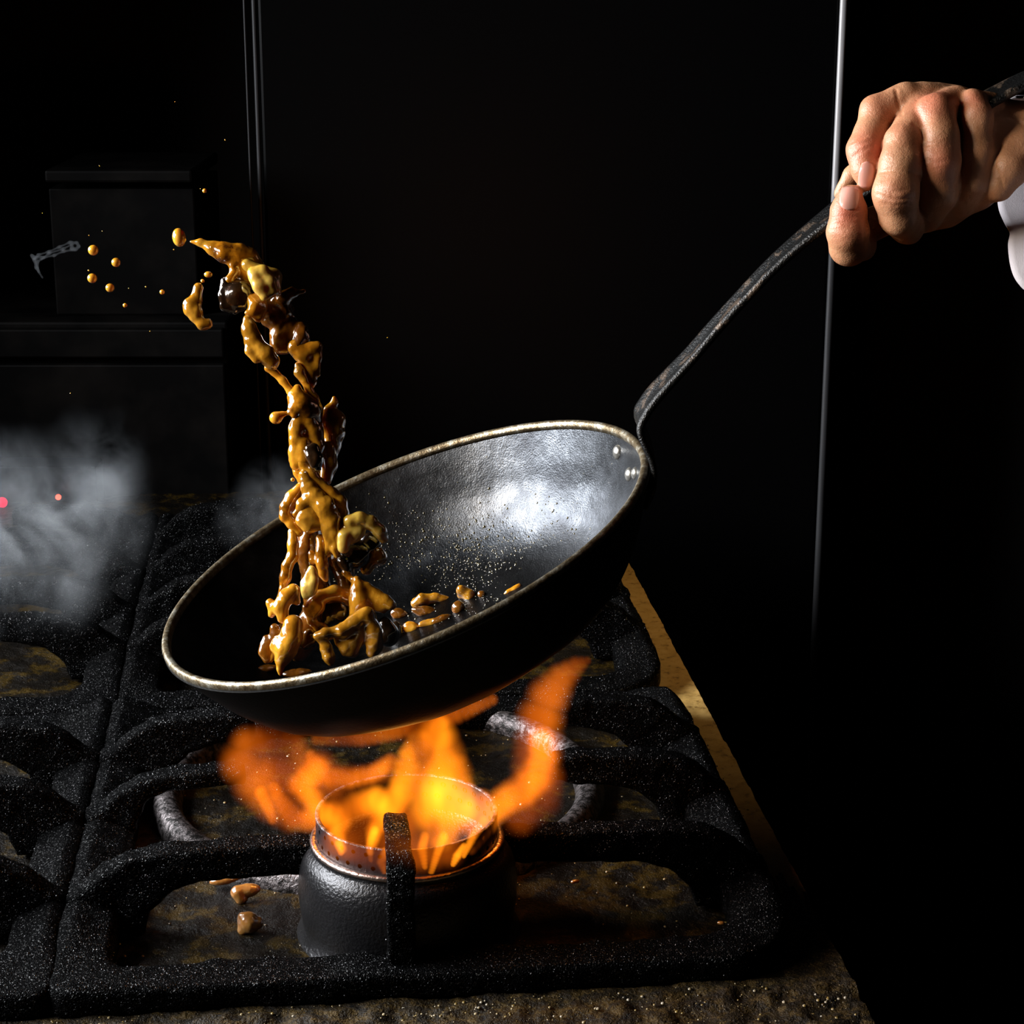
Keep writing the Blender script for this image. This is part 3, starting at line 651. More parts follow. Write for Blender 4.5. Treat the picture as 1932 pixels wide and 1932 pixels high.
# oil beads and herb flecks on the inside of the pan
pts = []; nr = []; rad = []
rs = np.random.RandomState(5)
def scatter(n, xr_, yr_, r0, r1, fall):
    k = 0
    for _ in range(n * 4):
        if k >= n: break
        x = rs.normal(*xr_); y = rs.normal(*yr_)
        t = pan_hit(x, y)
        if t is None: continue
        p = at(x, y, t); l = (p - PC) @ PF; rr_ = math.hypot(l[0], l[1])
        if rr_ > 0.1475: continue
        sl = (pan_z(rr_ + 0.002) - pan_z(rr_ - 0.002)) / 0.004; nl = np.array([-sl * l[0] / rr_, -sl * l[1] / rr_, 1.0])
        pts.append(p); nr.append(PF @ nl); rad.append(r0 + (r1 - r0) * rs.rand() ** 3); k += 1
scatter(1500, (900, 110), (1060, 55), 0.0003, 0.0010, 0); scatter(300, (1000, 90), (980, 70), 0.0002, 0.0006, 0)
M['bead'] = mat('oil_beads', (0.06, 0.045, 0.01), 0.06, 0.0, Specular_IOR_Level=1.0, Coat_Weight=1.0)
o = dome_cloud(pts, np.array(rad), nr, 'oil_beads', M['bead'], None); tag(o, 'tiny shiny oil beads and herb flecks stuck to the pan inside', 'oil beads', kind='stuff')

#@@REST
# ------------------------------------------------------------------ hand and sleeve
def HT(x): return 1.0745 - (x - 1600) * 7.5e-5
def hp3(x, y, dz=0.0): return at(x, y, HT(x) - dz * 0.001)
PXM = 1.065 / 3700
def rot_img(deg, ax='z'):
    a = math.radians(deg); c, s_ = math.cos(a), math.sin(a)
    R = {'z': [[c, -s_, 0], [s_, c, 0], [0, 0, 1]], 'x': [[1, 0, 0], [0, c, -s_], [0, s_, c]], 'y': [[c, 0, s_], [0, 1, 0], [-s_, 0, c]]}[ax]
    return CAMR @ np.array(R)
hf = Field(hp3(1545, 520, 0) - np.array([0.0, 0.06, 0.012]), hp3(2040, 130, 0) + np.array([0.0, 0.055, 0.012]), 0.00095)
def hchain(pts, k=0.0022, k0=None):
    g = Field.__new__(Field); g.h, g.lo, g.n, g.ax = hf.h, hf.lo, hf.n, hf.ax; g.F = np.full(hf.n, 1.0, dtype=np.float32)
    for (x0, y0, r0, d0), (x1, y1, r1, d1) in zip(pts[:-1], pts[1:]):
        g.cap(hp3(x0, y0, d0), hp3(x1, y1, d1), r0 * PXM, r1 * PXM, 0.003)
    hf.F = smin(hf.F, g.F, k)
# palm, back of the hand, wrist
hf.ell(hp3(1800, 262, -18), (0.031, 0.026, 0.018), rot_img(-18), 0.012)
hchain([(1700, 205, 40, -2), (1760, 215, 56, -10), (1850, 245, 62, -12)], 0.010)
hchain([(1738, 210, 50, 0), (1830, 260, 66, -10)], 0.008)
hchain([(1850, 270, 72, -14), (1915, 268, 72, -14), (2030, 262, 78, -14)], 0.010)
hchain([(1900, 300, 44, -2), (1840, 350, 46, -6), (1780, 385, 44, -8), (1715, 408, 38, -10)], 0.008)   # heel and side of the palm
hchain([(1700, 400, 36, -16), (1650, 420, 30, -14), (1612, 450, 32, -4)], 0.005)
hchain([(1884, 350, 30, 4), (1905, 318, 34, 6), (1925, 290, 40, 0)], 0.006)
# index finger, seen nail on
hchain([(1708, 192, 36, 4), (1655, 212, 32, 10), (1642, 255, 31, 14), (1632, 284, 33, 17), (1634, 322, 25, 20), (1634, 350, 12, 20)], 0.0028)
# skin of the second fingertip lying on the handle behind the thumb
hchain([(1640, 300, 16, 2), (1606, 330, 16, 0), (1584, 366, 11, -2)], 0.002)
# middle finger
hchain([(1740, 214, 40, 6), (1706, 268, 35, 22), (1699, 310, 37, 26), (1690, 364, 41, 27), (1696, 408, 36, 18), (1712, 432, 30, 4)], 0.0016)
# ring finger
hchain([(1800, 195, 34, 2), (1765, 213, 35, 16), (1774, 258, 34, 20), (1772, 304, 38, 20), (1770, 362, 36, 12), (1748, 405, 32, 0)], 0.0016)
# little finger
hchain([(1868, 200, 26, 0), (1836, 196, 25, 9), (1843, 222, 28, 12), (1845, 284, 28, 11), (1838, 340, 30, 7), (1812, 382, 28, -2)], 0.0016)
# thumb, tip up
hchain([(1605, 372, 22, 22), (1601, 398, 33, 20), (1600, 436, 39, 18), (1602, 466, 35, 10), (1625, 462, 30, -4)], 0.0022)
hf.noise(0.0006, 130, 3.3)
V, Q = hf.mesh(2)
# skin creases pressed into the surface at the joints
def vnormals(V, Q):
    n = np.cross(V[Q[:, 2]] - V[Q[:, 0]], V[Q[:, 3]] - V[Q[:, 1]]); Nn = np.zeros_like(V)
    for k in range(4): np.add.at(Nn, Q[:, k], n)
    return Nn / (np.linalg.norm(Nn, axis=1, keepdims=True) + 1e-12)
VN = vnormals(V, Q); dd = V - O3; tt = dd @ FW; PX = 966 + F * dd[:, 0] / tt; PY = 966 - F * (dd @ UP) / tt; front = np.clip(-(VN @ FW) * 2, 0, 1)
creases = [([(1655, 325), (1680, 321), (1712, 324), (1735, 330)], 0.55), ([(1656, 366), (1675, 375), (1700, 377), (1722, 371)], 0.6), ([(1660, 356), (1685, 362), (1712, 358)], 0.35), ([(1664, 384), (1690, 388), (1716, 383)], 0.3),
           ([(1746, 274), (1765, 270), (1790, 274)], 0.4), ([(1748, 300), (1768, 306), (1786, 303)], 0.35), ([(1600, 272), (1618, 262), (1634, 256)], 0.35), ([(1604, 284), (1622, 272), (1640, 266)], 0.35), ([(1609, 296), (1624, 284), (1640, 279)], 0.3),
           ([(1572, 412), (1590, 408), (1612, 410)], 0.3), ([(1570, 424), (1586, 420), (1604, 424)], 0.35), ([(1568, 434), (1582, 432), (1596, 435)], 0.25), ([(1876, 312), (1888, 336), (1892, 352)], 0.45), ([(1690, 170), (1694, 190), (1700, 215)], 0.6), ([(1905, 250), (1880, 290), (1868, 340)], 0.4), ([(1724, 234), (1738, 246), (1742, 262)], 0.6), ([(1896, 205), (1915, 225), (1936, 240)], 0.5)]
disp = np.zeros(len(V))
for pl_, dep in creases:
    dm = np.full(len(V), 1e9)
    for (ax_, ay_), (bx_, by_) in zip(pl_[:-1], pl_[1:]):
        ex, ey = bx_ - ax_, by_ - ay_; u_ = np.clip(((PX - ax_) * ex + (PY - ay_) * ey) / (ex * ex + ey * ey), 0, 1)
        dm = np.minimum(dm, np.hypot(PX - ax_ - u_ * ex, PY - ay_ - u_ * ey))
    disp += dep * 0.0011 * np.exp(-(dm / 3.2) ** 2) * front
V = V - VN * disp[:, None]
hand = empty('person', hp3(1900, 270, -14), 'person with a white sleeve gripping the pan handle in a bare fist', 'person')
ho = mesh_obj('hand', V, Q, M['skin'], hand); del hf
kn = [(1762, 205, 18, 0.0125, 1.0), (1706, 262, 26, 0.010, 0.5), (1690, 366, 36, 0.010, 0.35), (1775, 306, 28, 0.011, 0.65), (1638, 282, 24, 0.013, 0.8), (1600, 400, 30, 0.012, 0.95), (1840, 190, 16, 0.009, 0.6), (1660, 205, 16, 0.012, 0.4), (1600, 430, 30, 0.011, 0.5)]
red = np.zeros(len(V))
for x, y, d, r, s_ in kn: red = np.maximum(red, s_ * np.exp(-(np.linalg.norm(V - hp3(x, y, d), axis=1) / r) ** 2))
at_r = ho.data.attributes.new('redness', 'FLOAT', 'POINT')
if len(ho.data.vertices) == len(red): at_r.data.foreach_set('value', red.astype(np.float32))
# nails are wrapped on the skin
bv = BVHTree.FromPolygons([Vector(v) for v in V], [tuple(map(int, q)) for q in Q])
def nail(cx, cy, hwid, hlen, ang, name='fingernail'):
    n1, n2 = 13, 15; pts_ = []; a = math.radians(ang)
    for j in range(n2):
        for i in range(n1):
            s_ = (i / (n1 - 1)) * 2 - 1; t = (j / (n2 - 1)) * 2 - 1
            q = math.sqrt(max(0, 1 - 0.28 * t * t)) if t > 0 else math.sqrt(max(0, 1 - 0.45 * t * t))
            x = s_ * hwid * q; y = t * hlen * math.sqrt(1 - 0.35 * s_ * s_)
            X = cx + x * math.cos(a) - y * math.sin(a); Y = cy + x * math.sin(a) + y * math.cos(a)
            d = Vector(ray(X, Y)).normalized(); h = bv.ray_cast(Vector(O3), d)
            p = np.array(h[0]) if h[0] else hp3(X, Y, 22)
            nn = np.array(h[1]) if h[0] else -np.array(d)
            if nn @ np.array(d) > 0: nn = -nn
            lift = 0.00075 * (1 - 0.75 * s_ ** 4) * (1 - 0.8 * max(0, -t) ** 3)
            pts_.append(p - np.array(d) * lift)
    # smooth the sheet a little so that skin noise does not show
    G = np.array(pts_).reshape(n2, n1, 3)
    for _ in range(2): G[1:-1, 1:-1] = 0.2 * G[1:-1, 1:-1] + 0.2 * (G[:-2, 1:-1] + G[2:, 1:-1] + G[1:-1, :-2] + G[1:-1, 2:])
    Fc = [(j * n1 + i, j * n1 + i + 1, (j + 1) * n1 + i + 1, (j + 1) * n1 + i) for j in range(n2 - 1) for i in range(n1 - 1)]
    o = mesh_obj(name, G.reshape(-1, 3), Fc, M['nail'], hand); s_ = o.modifiers.new('thick', 'SOLIDIFY'); s_.thickness = 0.0007; s_.offset = 0
    return o
nail(1603, 374, 19, 22, 188)
nail(1634, 330, 13.5, 25, 8)
# sleeve cuff
loop = [(1925, 184, 0), (1900, 190, -38), (1888, 260, -52), (1882, 340, -52), (1883, 388, -44), (1894, 418, -28), (1905, 440, -8), (1902, 466, 10), (1907, 505, 22), (1919, 532, 26), (1940, 548, 28), (1972, 520, 42), (1985, 430, 52), (1985, 300, 54), (1968, 215, 40), (1946, 188, 20)]
def closed_spline(Pk, n=8):
    Pk = np.array(Pk, float); m = len(Pk); out = []
    for i in range(m):
        p0, p1, p2, p3 = Pk[(i - 1) % m], Pk[i], Pk[(i + 1) % m], Pk[(i + 2) % m]
        for t in np.linspace(0, 1, n, endpoint=False): out.append(0.5 * (2 * p1 + (p2 - p0) * t + (2 * p0 - 5 * p1 + 4 * p2 - p3) * t * t + (3 * p1 - p0 - 3 * p2 + p3) * t ** 3))
    return np.array(out)
lp = closed_spline(loop); nL = len(lp); V = []; Fc = []; cxx, cyy = 1950, 330
for j in range(26):
    f = j / 25
    for i, (x, y, d) in enumerate(lp):
        wv = 7 * math.sin(i * 0.21 + j * 0.5) * f
        V.append(hp3(x + f * 330 + wv, cyy + (y - cyy) * (1 - 0.12 * f) - f * 40 + wv, d * (1 + 0.1 * f) + wv * 0.3))
for j in range(25):
    for i in range(nL): k = (i + 1) % nL; Fc.append((j * nL + i, j * nL + k, (j + 1) * nL + k, (j + 1) * nL + i))
sl = mesh_obj('sleeve', V, Fc, M['cloth'], hand); s_ = sl.modifiers.new('thick', 'SOLIDIFY'); s_.thickness = 0.0012; s_.offset = 0
sl['label'] = 'loose white cotton sleeve'
# forearm inside the sleeve continues the wrist out of the frame is part of the hand mesh

# ------------------------------------------------------------------ food in the air and in the pan
def c7(x, y): return 300 + x / 4.2, 400 + y / 4.2
def c8(x, y): return 450 + x / 4.2, 840 + y / 4.2
def c5(x, y): return 700 + x / 3.513, 1000 + y / 3.513
def blob(name, mt, prims, label, conv=c8, t0=1.06, scale=4.2, k=0.0018, h=0.00075, amp=0.00035, cat='mushroom', group=None, parent=None, fat=1.2):
    """prims: list of chains [(x, y, r, dz_mm), ...] or ('e', x, y, rx, ry, rz, ang, dz) or ('s', x, y, r, dz) to hollow out"""
    sc = t0 / 3700 / scale * 1.0; pts_ = []; prims = [p if p[0] in ('e', 's') else [(q[0], q[1], q[2] * fat, q[3]) for q in p] for p in prims]
    for p in prims:
        if p[0] == 'e': pts_.append((at(*conv(p[1], p[2]), t0 - p[7] * 0.001), max(p[3:6]) * sc))
        elif p[0] == 's': pass
        else:
            for q in p: pts_.append((at(*conv(q[0], q[1]), t0 - q[3] * 0.001), q[2] * sc))
    lo = np.min([a - r for a, r in pts_], 0) - 0.004 - k; hi = np.max([a + r for a, r in pts_], 0) + 0.004 + k
    f = Field(lo, hi, h)
    for p in prims:
        if p[0] == 'e': f.ell(at(*conv(p[1], p[2]), t0 - p[7] * 0.001), np.array(p[3:6]) * sc, rot_img(-p[6]), k)
        elif p[0] == 's': f.ell(at(*conv(p[1], p[2]), t0 - p[4] * 0.001), np.array((p[3],) * 3) * sc, None, k * 0.8, True)
        else:
            for q, r_ in zip(p[:-1], p[1:]): f.cap(at(*conv(q[0], q[1]), t0 - q[3] * 0.001), at(*conv(r_[0], r_[1]), t0 - r_[3] * 0.001), q[2] * sc, r_[2] * sc, k)
    if amp: f.noise(amp, 150, len(name) + prims[0][1] * 0.01 if prims[0][0] in ('e', 's') else len(name) + prims[0][0][0] * 0.01); f.noise(amp * 0.4, 420, 2.2)
    V, Q = f.mesh(1)
    o = mesh_obj(name, V, Q, M[mt], parent, loc=None if parent is not None else V.mean(0))
    if parent is None: tag(o, label, cat, group)
    elif label: o['label'] = label
    return o
MG = 'sauced mushroom pieces thrown from the pan'
DG = 'drops of sauce in the air'
# --- upper splash
sp = empty('sauce_splash', at(560, 700, 1.06), 'glossy amber sauce stretched in strands from the pan up to the left', 'sauce')
blob('sauce_strand', 'sauce', [[(250, 235, 11, 0), (330, 243, 26, 0), (430, 285, 46, 1), (520, 322, 68, 2), (640, 335, 72, 1), (720, 350, 55, 0), (790, 430, 45, -2)], [(560, 360, 40, 2), (592, 420, 30, 3), (598, 480, 26, 3), (560, 540, 34, 4)], [(640, 400, 60, 0), (700, 520, 60, -2)], ('s', 560, 350, 45, 12)], None, c7, parent=sp)
blob('sauce_strand', 'sauce', [[(730, 690, 34, 4), (762, 740, 40, 5), (745, 790, 32, 5), (695, 800, 14, 6)], [(800, 660, 40, 2), (800, 760, 50, 2), (790, 830, 40, 3)], ('s', 715, 745, 28, 11)], None, c7, parent=sp)
blob('sauce_strand', 'sauce', [[(870, 1235, 32, 3), (920, 1275, 24, 3), (980, 1335, 26, 3), (1050, 1430, 26, 3), (1075, 1480, 30, 3)], [(1100, 1215, 22, 0), (1115, 1270, 34, 1), (1150, 1330, 26, 1), (1185, 1400, 24, 1), (1235, 1480, 26, 0), (1265, 1560, 30, 0)]], None, c7, parent=sp)
blob('sauce_strand', 'sauce', [[(1095, 1395, 26, 4), (1085, 1460, 50, 4), (1120, 1520, 85, 3), (1170, 1570, 95, 0), (1200, 1640, 80, -2)], [(1050, 1560, 26, 6), (1070, 1610, 20, 7)], [(920, 1630, 36, 6), (930, 1632, 36, 6), (985, 1600, 13, 6), (1045, 1592, 12, 6)], ('s', 1150, 1575, 60, 18)], None, c7, parent=sp)
blob('sauce_strand', 'sauce', [[(1110, 1640, 45, 4), (1085, 1720, 50, 4), (1080, 1800, 42, 4), (1075, 1900, 40, 4), (1090, 2000, 45, 4)], [(1180, 1660, 60, 2), (1230, 1740, 60, 0), (1250, 1860, 55, 0), (1240, 1960, 50, 0)], [(1140, 1830, 45, 4), (1150, 1960, 50, 5)]], None, c7, parent=sp)
blob('sauce_strand', 'sauce', [[(470, 40, 34, 4), (510, 140, 40, 5), (580, 240, 42, 5), (640, 320, 44, 4), (730, 395, 52, 4), (790, 460, 56, 4), (815, 550, 48, 5), (800, 640, 34, 6)], [(430, 0, 26, 2), (440, 110, 30, 2), (470, 220, 28, 3), (500, 280, 30, 3)], [(700, 30, 55, -4), (720, 160, 55, -4), (690, 270, 42, -2)]], None, c8, parent=sp)
blob('sauce_strand', 'olive', [[(520, 240, 42, 6), (560, 340, 52, 7), (610, 420, 58, 8), (690, 500, 66, 9), (735, 590, 58, 9), (760, 700, 42, 9), (765, 800, 28, 9), (775, 880, 12, 9)], [(560, 420, 40, 9), (500, 480, 36, 9), (450, 540, 22, 8)], [(680, 640, 30, 8), (720, 760, 22, 9), (690, 860, 20, 8)], ('s', 600, 520, 46, 19)], None, c8, amp=0.0009, parent=sp)
blob('sauce_strand', 'sauce', [[(490, 330, 32, 4), (425, 410, 42, 3), (375, 490, 40, 3), (370, 560, 38, 3), (425, 625, 34, 4), (480, 690, 30, 4)], [(450, 440, 46, -3), (440, 540, 46, -3)]], None, c8, parent=sp)
blob('sauce_strand', 'brown', [[(560, 700, 80, -8), (560, 860, 90, -8), (600, 1000, 90, -8), (640, 1180, 100, -8), (640, 1340, 110, -6), (520, 1480, 90, -4)], [(760, 760, 70, -8), (820, 940, 80, -8), (850, 1100, 60, -8), (880, 1300, 80, -4)]], None, c8, amp=0.0010, h=0.001, parent=sp)
blob('sauce_strand', 'sauce', [[(425, 690, 32, 4), (435, 790, 36, 5), (425, 890, 36, 5), (385, 955, 36, 4), (370, 1050, 38, 4), (352, 1150, 24, 4), (320, 1210, 18, 3)]], None, c8, parent=sp)
blob('sauce_strand', 'sauce', [[(650, 740, 30, 6), (655, 840, 34, 7), (662, 940, 38, 7), (672, 1020, 30, 6), (690, 1062, 22, 6)], [(580, 860, 26, 4), (590, 910, 32, 4)], [(705, 700, 18, 8), (745, 790, 14, 8), (720, 870, 16, 7)]], None, c8, parent=sp)
blob('sauce_strand', 'sauce', [[(560, 1290, 44, 6), (640, 1210, 48, 5), (760, 1168, 50, 3), (870, 1200, 48, 1), (905, 1260, 36, 0)], [(570, 1300, 44, 6), (580, 1390, 30, 6), (650, 1450, 36, 6), (720, 1500, 40, 6)], [(640, 1290, 40, 6), (605, 1350, 26, 8)]], None, c8, parent=sp)
blob('sauce_strand', 'brown', [[(360, 1520, 90, -2), (480, 1640, 60, -6), (620, 1500, 70, -2)], [(560, 1500, 38, 6), (535, 1580, 28, 6), (590, 1545, 26, 6), (650, 1510, 34, 6)]], None, c8, parent=sp)
# --- mushroom pieces
blob('mushroom_slice', 'pale', [[(745, 480, 40, 3), (820, 470, 40, 3), (880, 560, 42, 3), (905, 625, 34, 2), (840, 665, 30, 3), (800, 590, 46, 4), (760, 520, 44, 4)], [(700, 420, 40, -3), (900, 520, 60, -5), (940, 640, 28, -3)]], 'flat yellow mushroom slice dotted with pepper, high in the splash', c7, t0=1.052, group=MG)
blob('mushroom_chunk', 'dark', [('e', 622, 665, 122, 132, 100, 15, 0), [(530, 560, 40, 1), (505, 660, 30, 2), (520, 750, 30, 1), (600, 788, 24, 0)], ('s', 670, 680, 74, 10)], 'black round mushroom cap with a white gleam on its left edge', c7, t0=1.058, group=MG)
blob('mushroom_chunk', 'brown', [('e', 930, 800, 140, 150, 90, 0, -4), ('e', 990, 960, 130, 170, 80, 10, -4), [(960, 690, 60, 0), (1060, 640, 30, 0), (1150, 634, 16, 0)], [(1120, 900, 40, -2), (1130, 1010, 40, -2), (1100, 1090, 60, 0)], ('s', 900, 940, 90, 8)], 'large dark brown mushroom cap in the middle of the upper splash', c7, t0=1.062, amp=0.0014, group=MG)
blob('mushroom_slice', 'olive', [[(700, 850, 30, 4), (712, 930, 50, 4), (745, 1010, 56, 4), (795, 1080, 52, 4), (850, 1130, 60, 4), (890, 1180, 56, 3)], [(695, 1020, 14, 6), (712, 1100, 26, 6), (770, 1170, 26, 6)], [(900, 1180, 46, 3), (910, 1225, 20, 3)]], 'long olive brown mushroom slice, its lower end a shiny bulb', c7, t0=1.056, group=MG)
blob('mushroom_slice', 'sauce', [[(1090, 1080, 60, 0), (1140, 1120, 62, 0), (1210, 1090, 50, 0), (1255, 1068, 30, 0), (1255, 1150, 28, 0), (1250, 1230, 26, 0), (1262, 1290, 15, 0)], [(1160, 1180, 40, 0), (1200, 1270, 40, 0), (1215, 1350, 24, 0), (1212, 1400, 12, 0)]], 'orange mushroom flap with a torn hanging tip, right of the upper splash', c7, t0=1.062, group=MG)
blob('mushroom_piece', 'sauce', [[(1388, 1468, 12, 0), (1390, 1510, 22, 0), (1350, 1570, 34, 0), (1385, 1650, 76, -2), (1395, 1750, 66, -2), (1370, 1850, 60, -3), (1350, 1960, 50, -3)]], 'pointed brown mushroom piece standing off to the right of the column', c7, t0=1.066, group=MG)
blob('sauce_clump', 'olive', [[(312, 600, 34, 0), (300, 650, 30, 0), (290, 700, 42, 0), (245, 735, 44, 1), (285, 790, 50, 0), (240, 780, 38, 1)], [(290, 830, 36, 0), (350, 890, 36, 0), (395, 895, 26, 0)], [(400, 860, 14, 0), (398, 890, 20, 0)], ('s', 300, 740, 20, 6)], 'small glossy sauce clump flying alone left of the splash', c7, t0=1.05, cat='sauce')
blob('mushroom_slice', 'dark', [[(590, 30, 44, 6), (615, 110, 50, 6), (625, 180, 32, 6)], [(545, 20, 16, 8), (560, 90, 18, 8), (590, 170, 14, 8)]], 'narrow dark mushroom slice with a long white gleam', c8, t0=1.054, group=MG)
blob('mushroom_slice', 'olive', [('e', 570, 560, 105, 88, 60, 0, 4), [(500, 600, 40, 5), (560, 650, 40, 5), (640, 630, 40, 4)]], 'rounded tan mushroom slice at the narrow waist of the column', c8, t0=1.056, group=MG)
blob('mushroom_slice', 'pale', [[(880, 600, 44, 4), (960, 575, 40, 4), (1050, 610, 44, 2), (1120, 680, 46, 0), (1150, 740, 34, -2)], ('e', 900, 690, 110, 90, 46, -25, 3), [(840, 720, 50, 4), (830, 810, 44, 4)], ('s', 985, 735, 56, 14)], 'broad folded pale mushroom slice jutting right above the pan', c8, t0=1.054, group=MG)
blob('mushroom_chunk', 'dark', [('e', 930, 870, 125, 110, 80, 0, 0), ('e', 1040, 780, 90, 90, 60, 0, -3), [(830, 930, 46, 4), (860, 985, 30, 5)]], 'dark mass painting shade into the hollow under the broad pale slice', c8, t0=1.060, group=MG)  # fills a shaded hollow, the shade is in its colour
blob('mushroom_piece', 'sauce', [[(1105, 860, 46, 0), (1115, 890, 48, 0), (1050, 910, 52, -2), (1010, 985, 40, 0)]], 'small orange knob of mushroom on the right side of the column', c8, t0=1.062, group=MG)
blob('mushroom_slice', 'pale', [('e', 552, 1090, 52, 130, 30, 8, 7), [(575, 980, 20, 7), (600, 1060, 16, 8), (590, 1170, 18, 7)]], 'lens shaped mushroom slice catching a white gleam, mid column', c8, t0=1.054, amp=0.0011, group=MG)
blob('mushroom_slice', 'sauce', [[(430, 1150, 44, 5), (380, 1200, 52, 5), (335, 1280, 50, 5), (355, 1370, 34, 5), (390, 1400, 22, 5)], [(250, 1250, 28, 2), (275, 1290, 30, 2), (262, 1340, 22, 3)], [(468, 1190, 16, 5), (462, 1240, 24, 5)]], 'curved orange mushroom slice on the left flank of the column', c8, t0=1.054, group=MG)
blob('mushroom_piece', 'sauce', [[(435, 1420, 66, 5), (420, 1520, 72, 5), (375, 1620, 74, 4), (345, 1700, 48, 3), (328, 1770, 22, 2), (330, 1815, 12, 2)], [(300, 1600, 46, 3), (330, 1560, 50, 4)]], 'plump orange mushroom piece near the pan rim with white gleams', c8, t0=1.052, group=MG)
blob('mushroom_piece', 'brown', [[(290, 1450, 34, 1), (300, 1500, 36, 1), (360, 1490, 30, 3)], [(210, 1585, 36, 0), (200, 1640, 34, 0), (235, 1690, 34, 0), (215, 1530, 20, 0)], [(270, 1560, 50, -1), (260, 1640, 54, -2)]], 'cluster of small brown mushroom bits left of the plump piece', c8, t0=1.055, group=MG)
blob('mushroom_chunk', 'dark', [('e', 765, 1310, 130, 110, 70, 15, 0), [(650, 1250, 40, 2), (690, 1400, 40, 2)]], 'dark mass painted as shade inside an arch of amber sauce', c8, t0=1.060, group=MG)  # dark centre of the arch, shade put in by colour
blob('mushroom_slice', 'sauce', [[(935, 1060, 24, 3), (950, 1140, 56, 3), (960, 1230, 70, 3), (940, 1320, 50, 3), (905, 1380, 28, 3)], [(1010, 1130, 44, 2), (1090, 1200, 50, 2), (1160, 1240, 46, 3), (1205, 1265, 38, 4)], [(850, 1010, 30, 0), (900, 1070, 20, 1)], [(1040, 1240, 60, 1), (1150, 1290, 36, 2)]], 'triangular orange mushroom slice pointing right, low in the column', c8, t0=1.055, group=MG)
blob('mushroom_slice', 'olive', [[(1020, 1330, 40, 6), (920, 1405, 50, 6), (810, 1470, 42, 7), (700, 1490, 36, 7), (640, 1520, 32, 6), (690, 1600, 44, 5), (720, 1680, 44, 4), (730, 1720, 28, 4)], [(1040, 1370, 56, 5), (1070, 1470, 60, 4), (1085, 1570, 52, 3), (1060, 1640, 40, 2)], ('e', 850, 1530, 110, 90, 40, -20, 3), [(960, 1460, 50, 4), (900, 1640, 40, 2), (850, 1620, 50, 2)], ('s', 950, 1600, 46, 10), ('s', 800, 1500, 40, 16)], 'largest folded yellow brown mushroom slice, resting at the pan rim', c8, t0=1.048, amp=0.0010, group=MG)
blob('mushroom_chunk', 'dark', [('e', 1190, 1500, 90, 100, 60, 0, 0), ('e', 1160, 1420, 60, 60, 40, 0, 0)], 'dark mushroom cap right of the largest folded slice', c8, t0=1.056, group=MG)
# pile lying on the pan floor on the right
def pile(px_, py_, rx, ry, ang, mt, label, name='mushroom_slice', extra=None, rz=None):
    X, Y = c5(px_, py_); t = pan_hit(X, Y) or 1.06; sc = t / 3700 / 3.513
    pr_ = [('e', px_, py_, rx, ry, rz or min(rx, ry) * 0.7, ang, 1000 * (0.55 * min(rx, ry) * sc))] + (extra or [])
    blob(name, mt, pr_, label, c5, t0=t, scale=3.513, group='mushroom pieces left in the pan', amp=0.0008)
pile(385, 470, 110, 34, 5, 'olive', 'long flat brown mushroom slice on top of the pile in the pan', extra=[[(290, 490, 22, 4), (340, 450, 26, 5), (420, 440, 20, 5), (520, 470, 22, 4)]])
pile(360, 540, 100, 38, 8, 'brown', 'brown mushroom slice under the long flat one in the pile')
pile(615, 420, 46, 52, -20, 'olive', 'upright tan mushroom piece near the right end of the pile', extra=[[(600, 400, 26, 6), (650, 430, 30, 6), (670, 520, 28, 6)]])
pile(580, 520, 44, 50, 0, 'brown', 'glossy brown mushroom bit under the upright tan piece')
pile(735, 425, 30, 26, 0, 'brown', 'small brown mushroom bit alone against the pan side', 'mushroom_piece')
pile(935, 398, 72, 20, -28, 'sauce', 'thin orange mushroom strip peeking over the right rim', 'mushroom_piece')
pile(265, 650, 60, 48, 0, 'sauce', 'rounded orange brown mushroom piece in the front of the pile', 'mushroom_piece')
pile(390, 615, 75, 36, -10, 'olive', 'yellow brown mushroom slice in the front of the pile')
pile(470, 590, 70, 30, -20, 'brown', 'dark brown mushroom slice just behind the front rim')
pile(185, 555, 62, 40, 10, 'brown', 'brown mushroom slice where the pile meets the column')
pile(160, 690, 60, 90, 5, 'dark', 'black mushroom cap leaning against the front rim', 'mushroom_chunk')
pile(20, 690, 60, 90, 0, 'olive', 'upright olive mushroom slice left of the leaning black cap')
# bottom left floor of the pan: brown sauce film pieces
for i_, (x_, y_, rx_, ry_, lab_) in enumerate([(560, 1275, 30, 10, 'low brown sauce smear against the front rim under the column'), (505, 1265, 22, 8, 'thin brown sauce smear left of the column foot')]):
    t = pan_hit(x_, y_ - 6) or 1.0
    blob('sauce_smear', 'brown', [('e', x_, y_ - 4, rx_, ry_, 8, -8, 3)], lab_, lambda a, b: (a, b), t0=t, scale=1.0, cat='sauce', amp=0.0006)
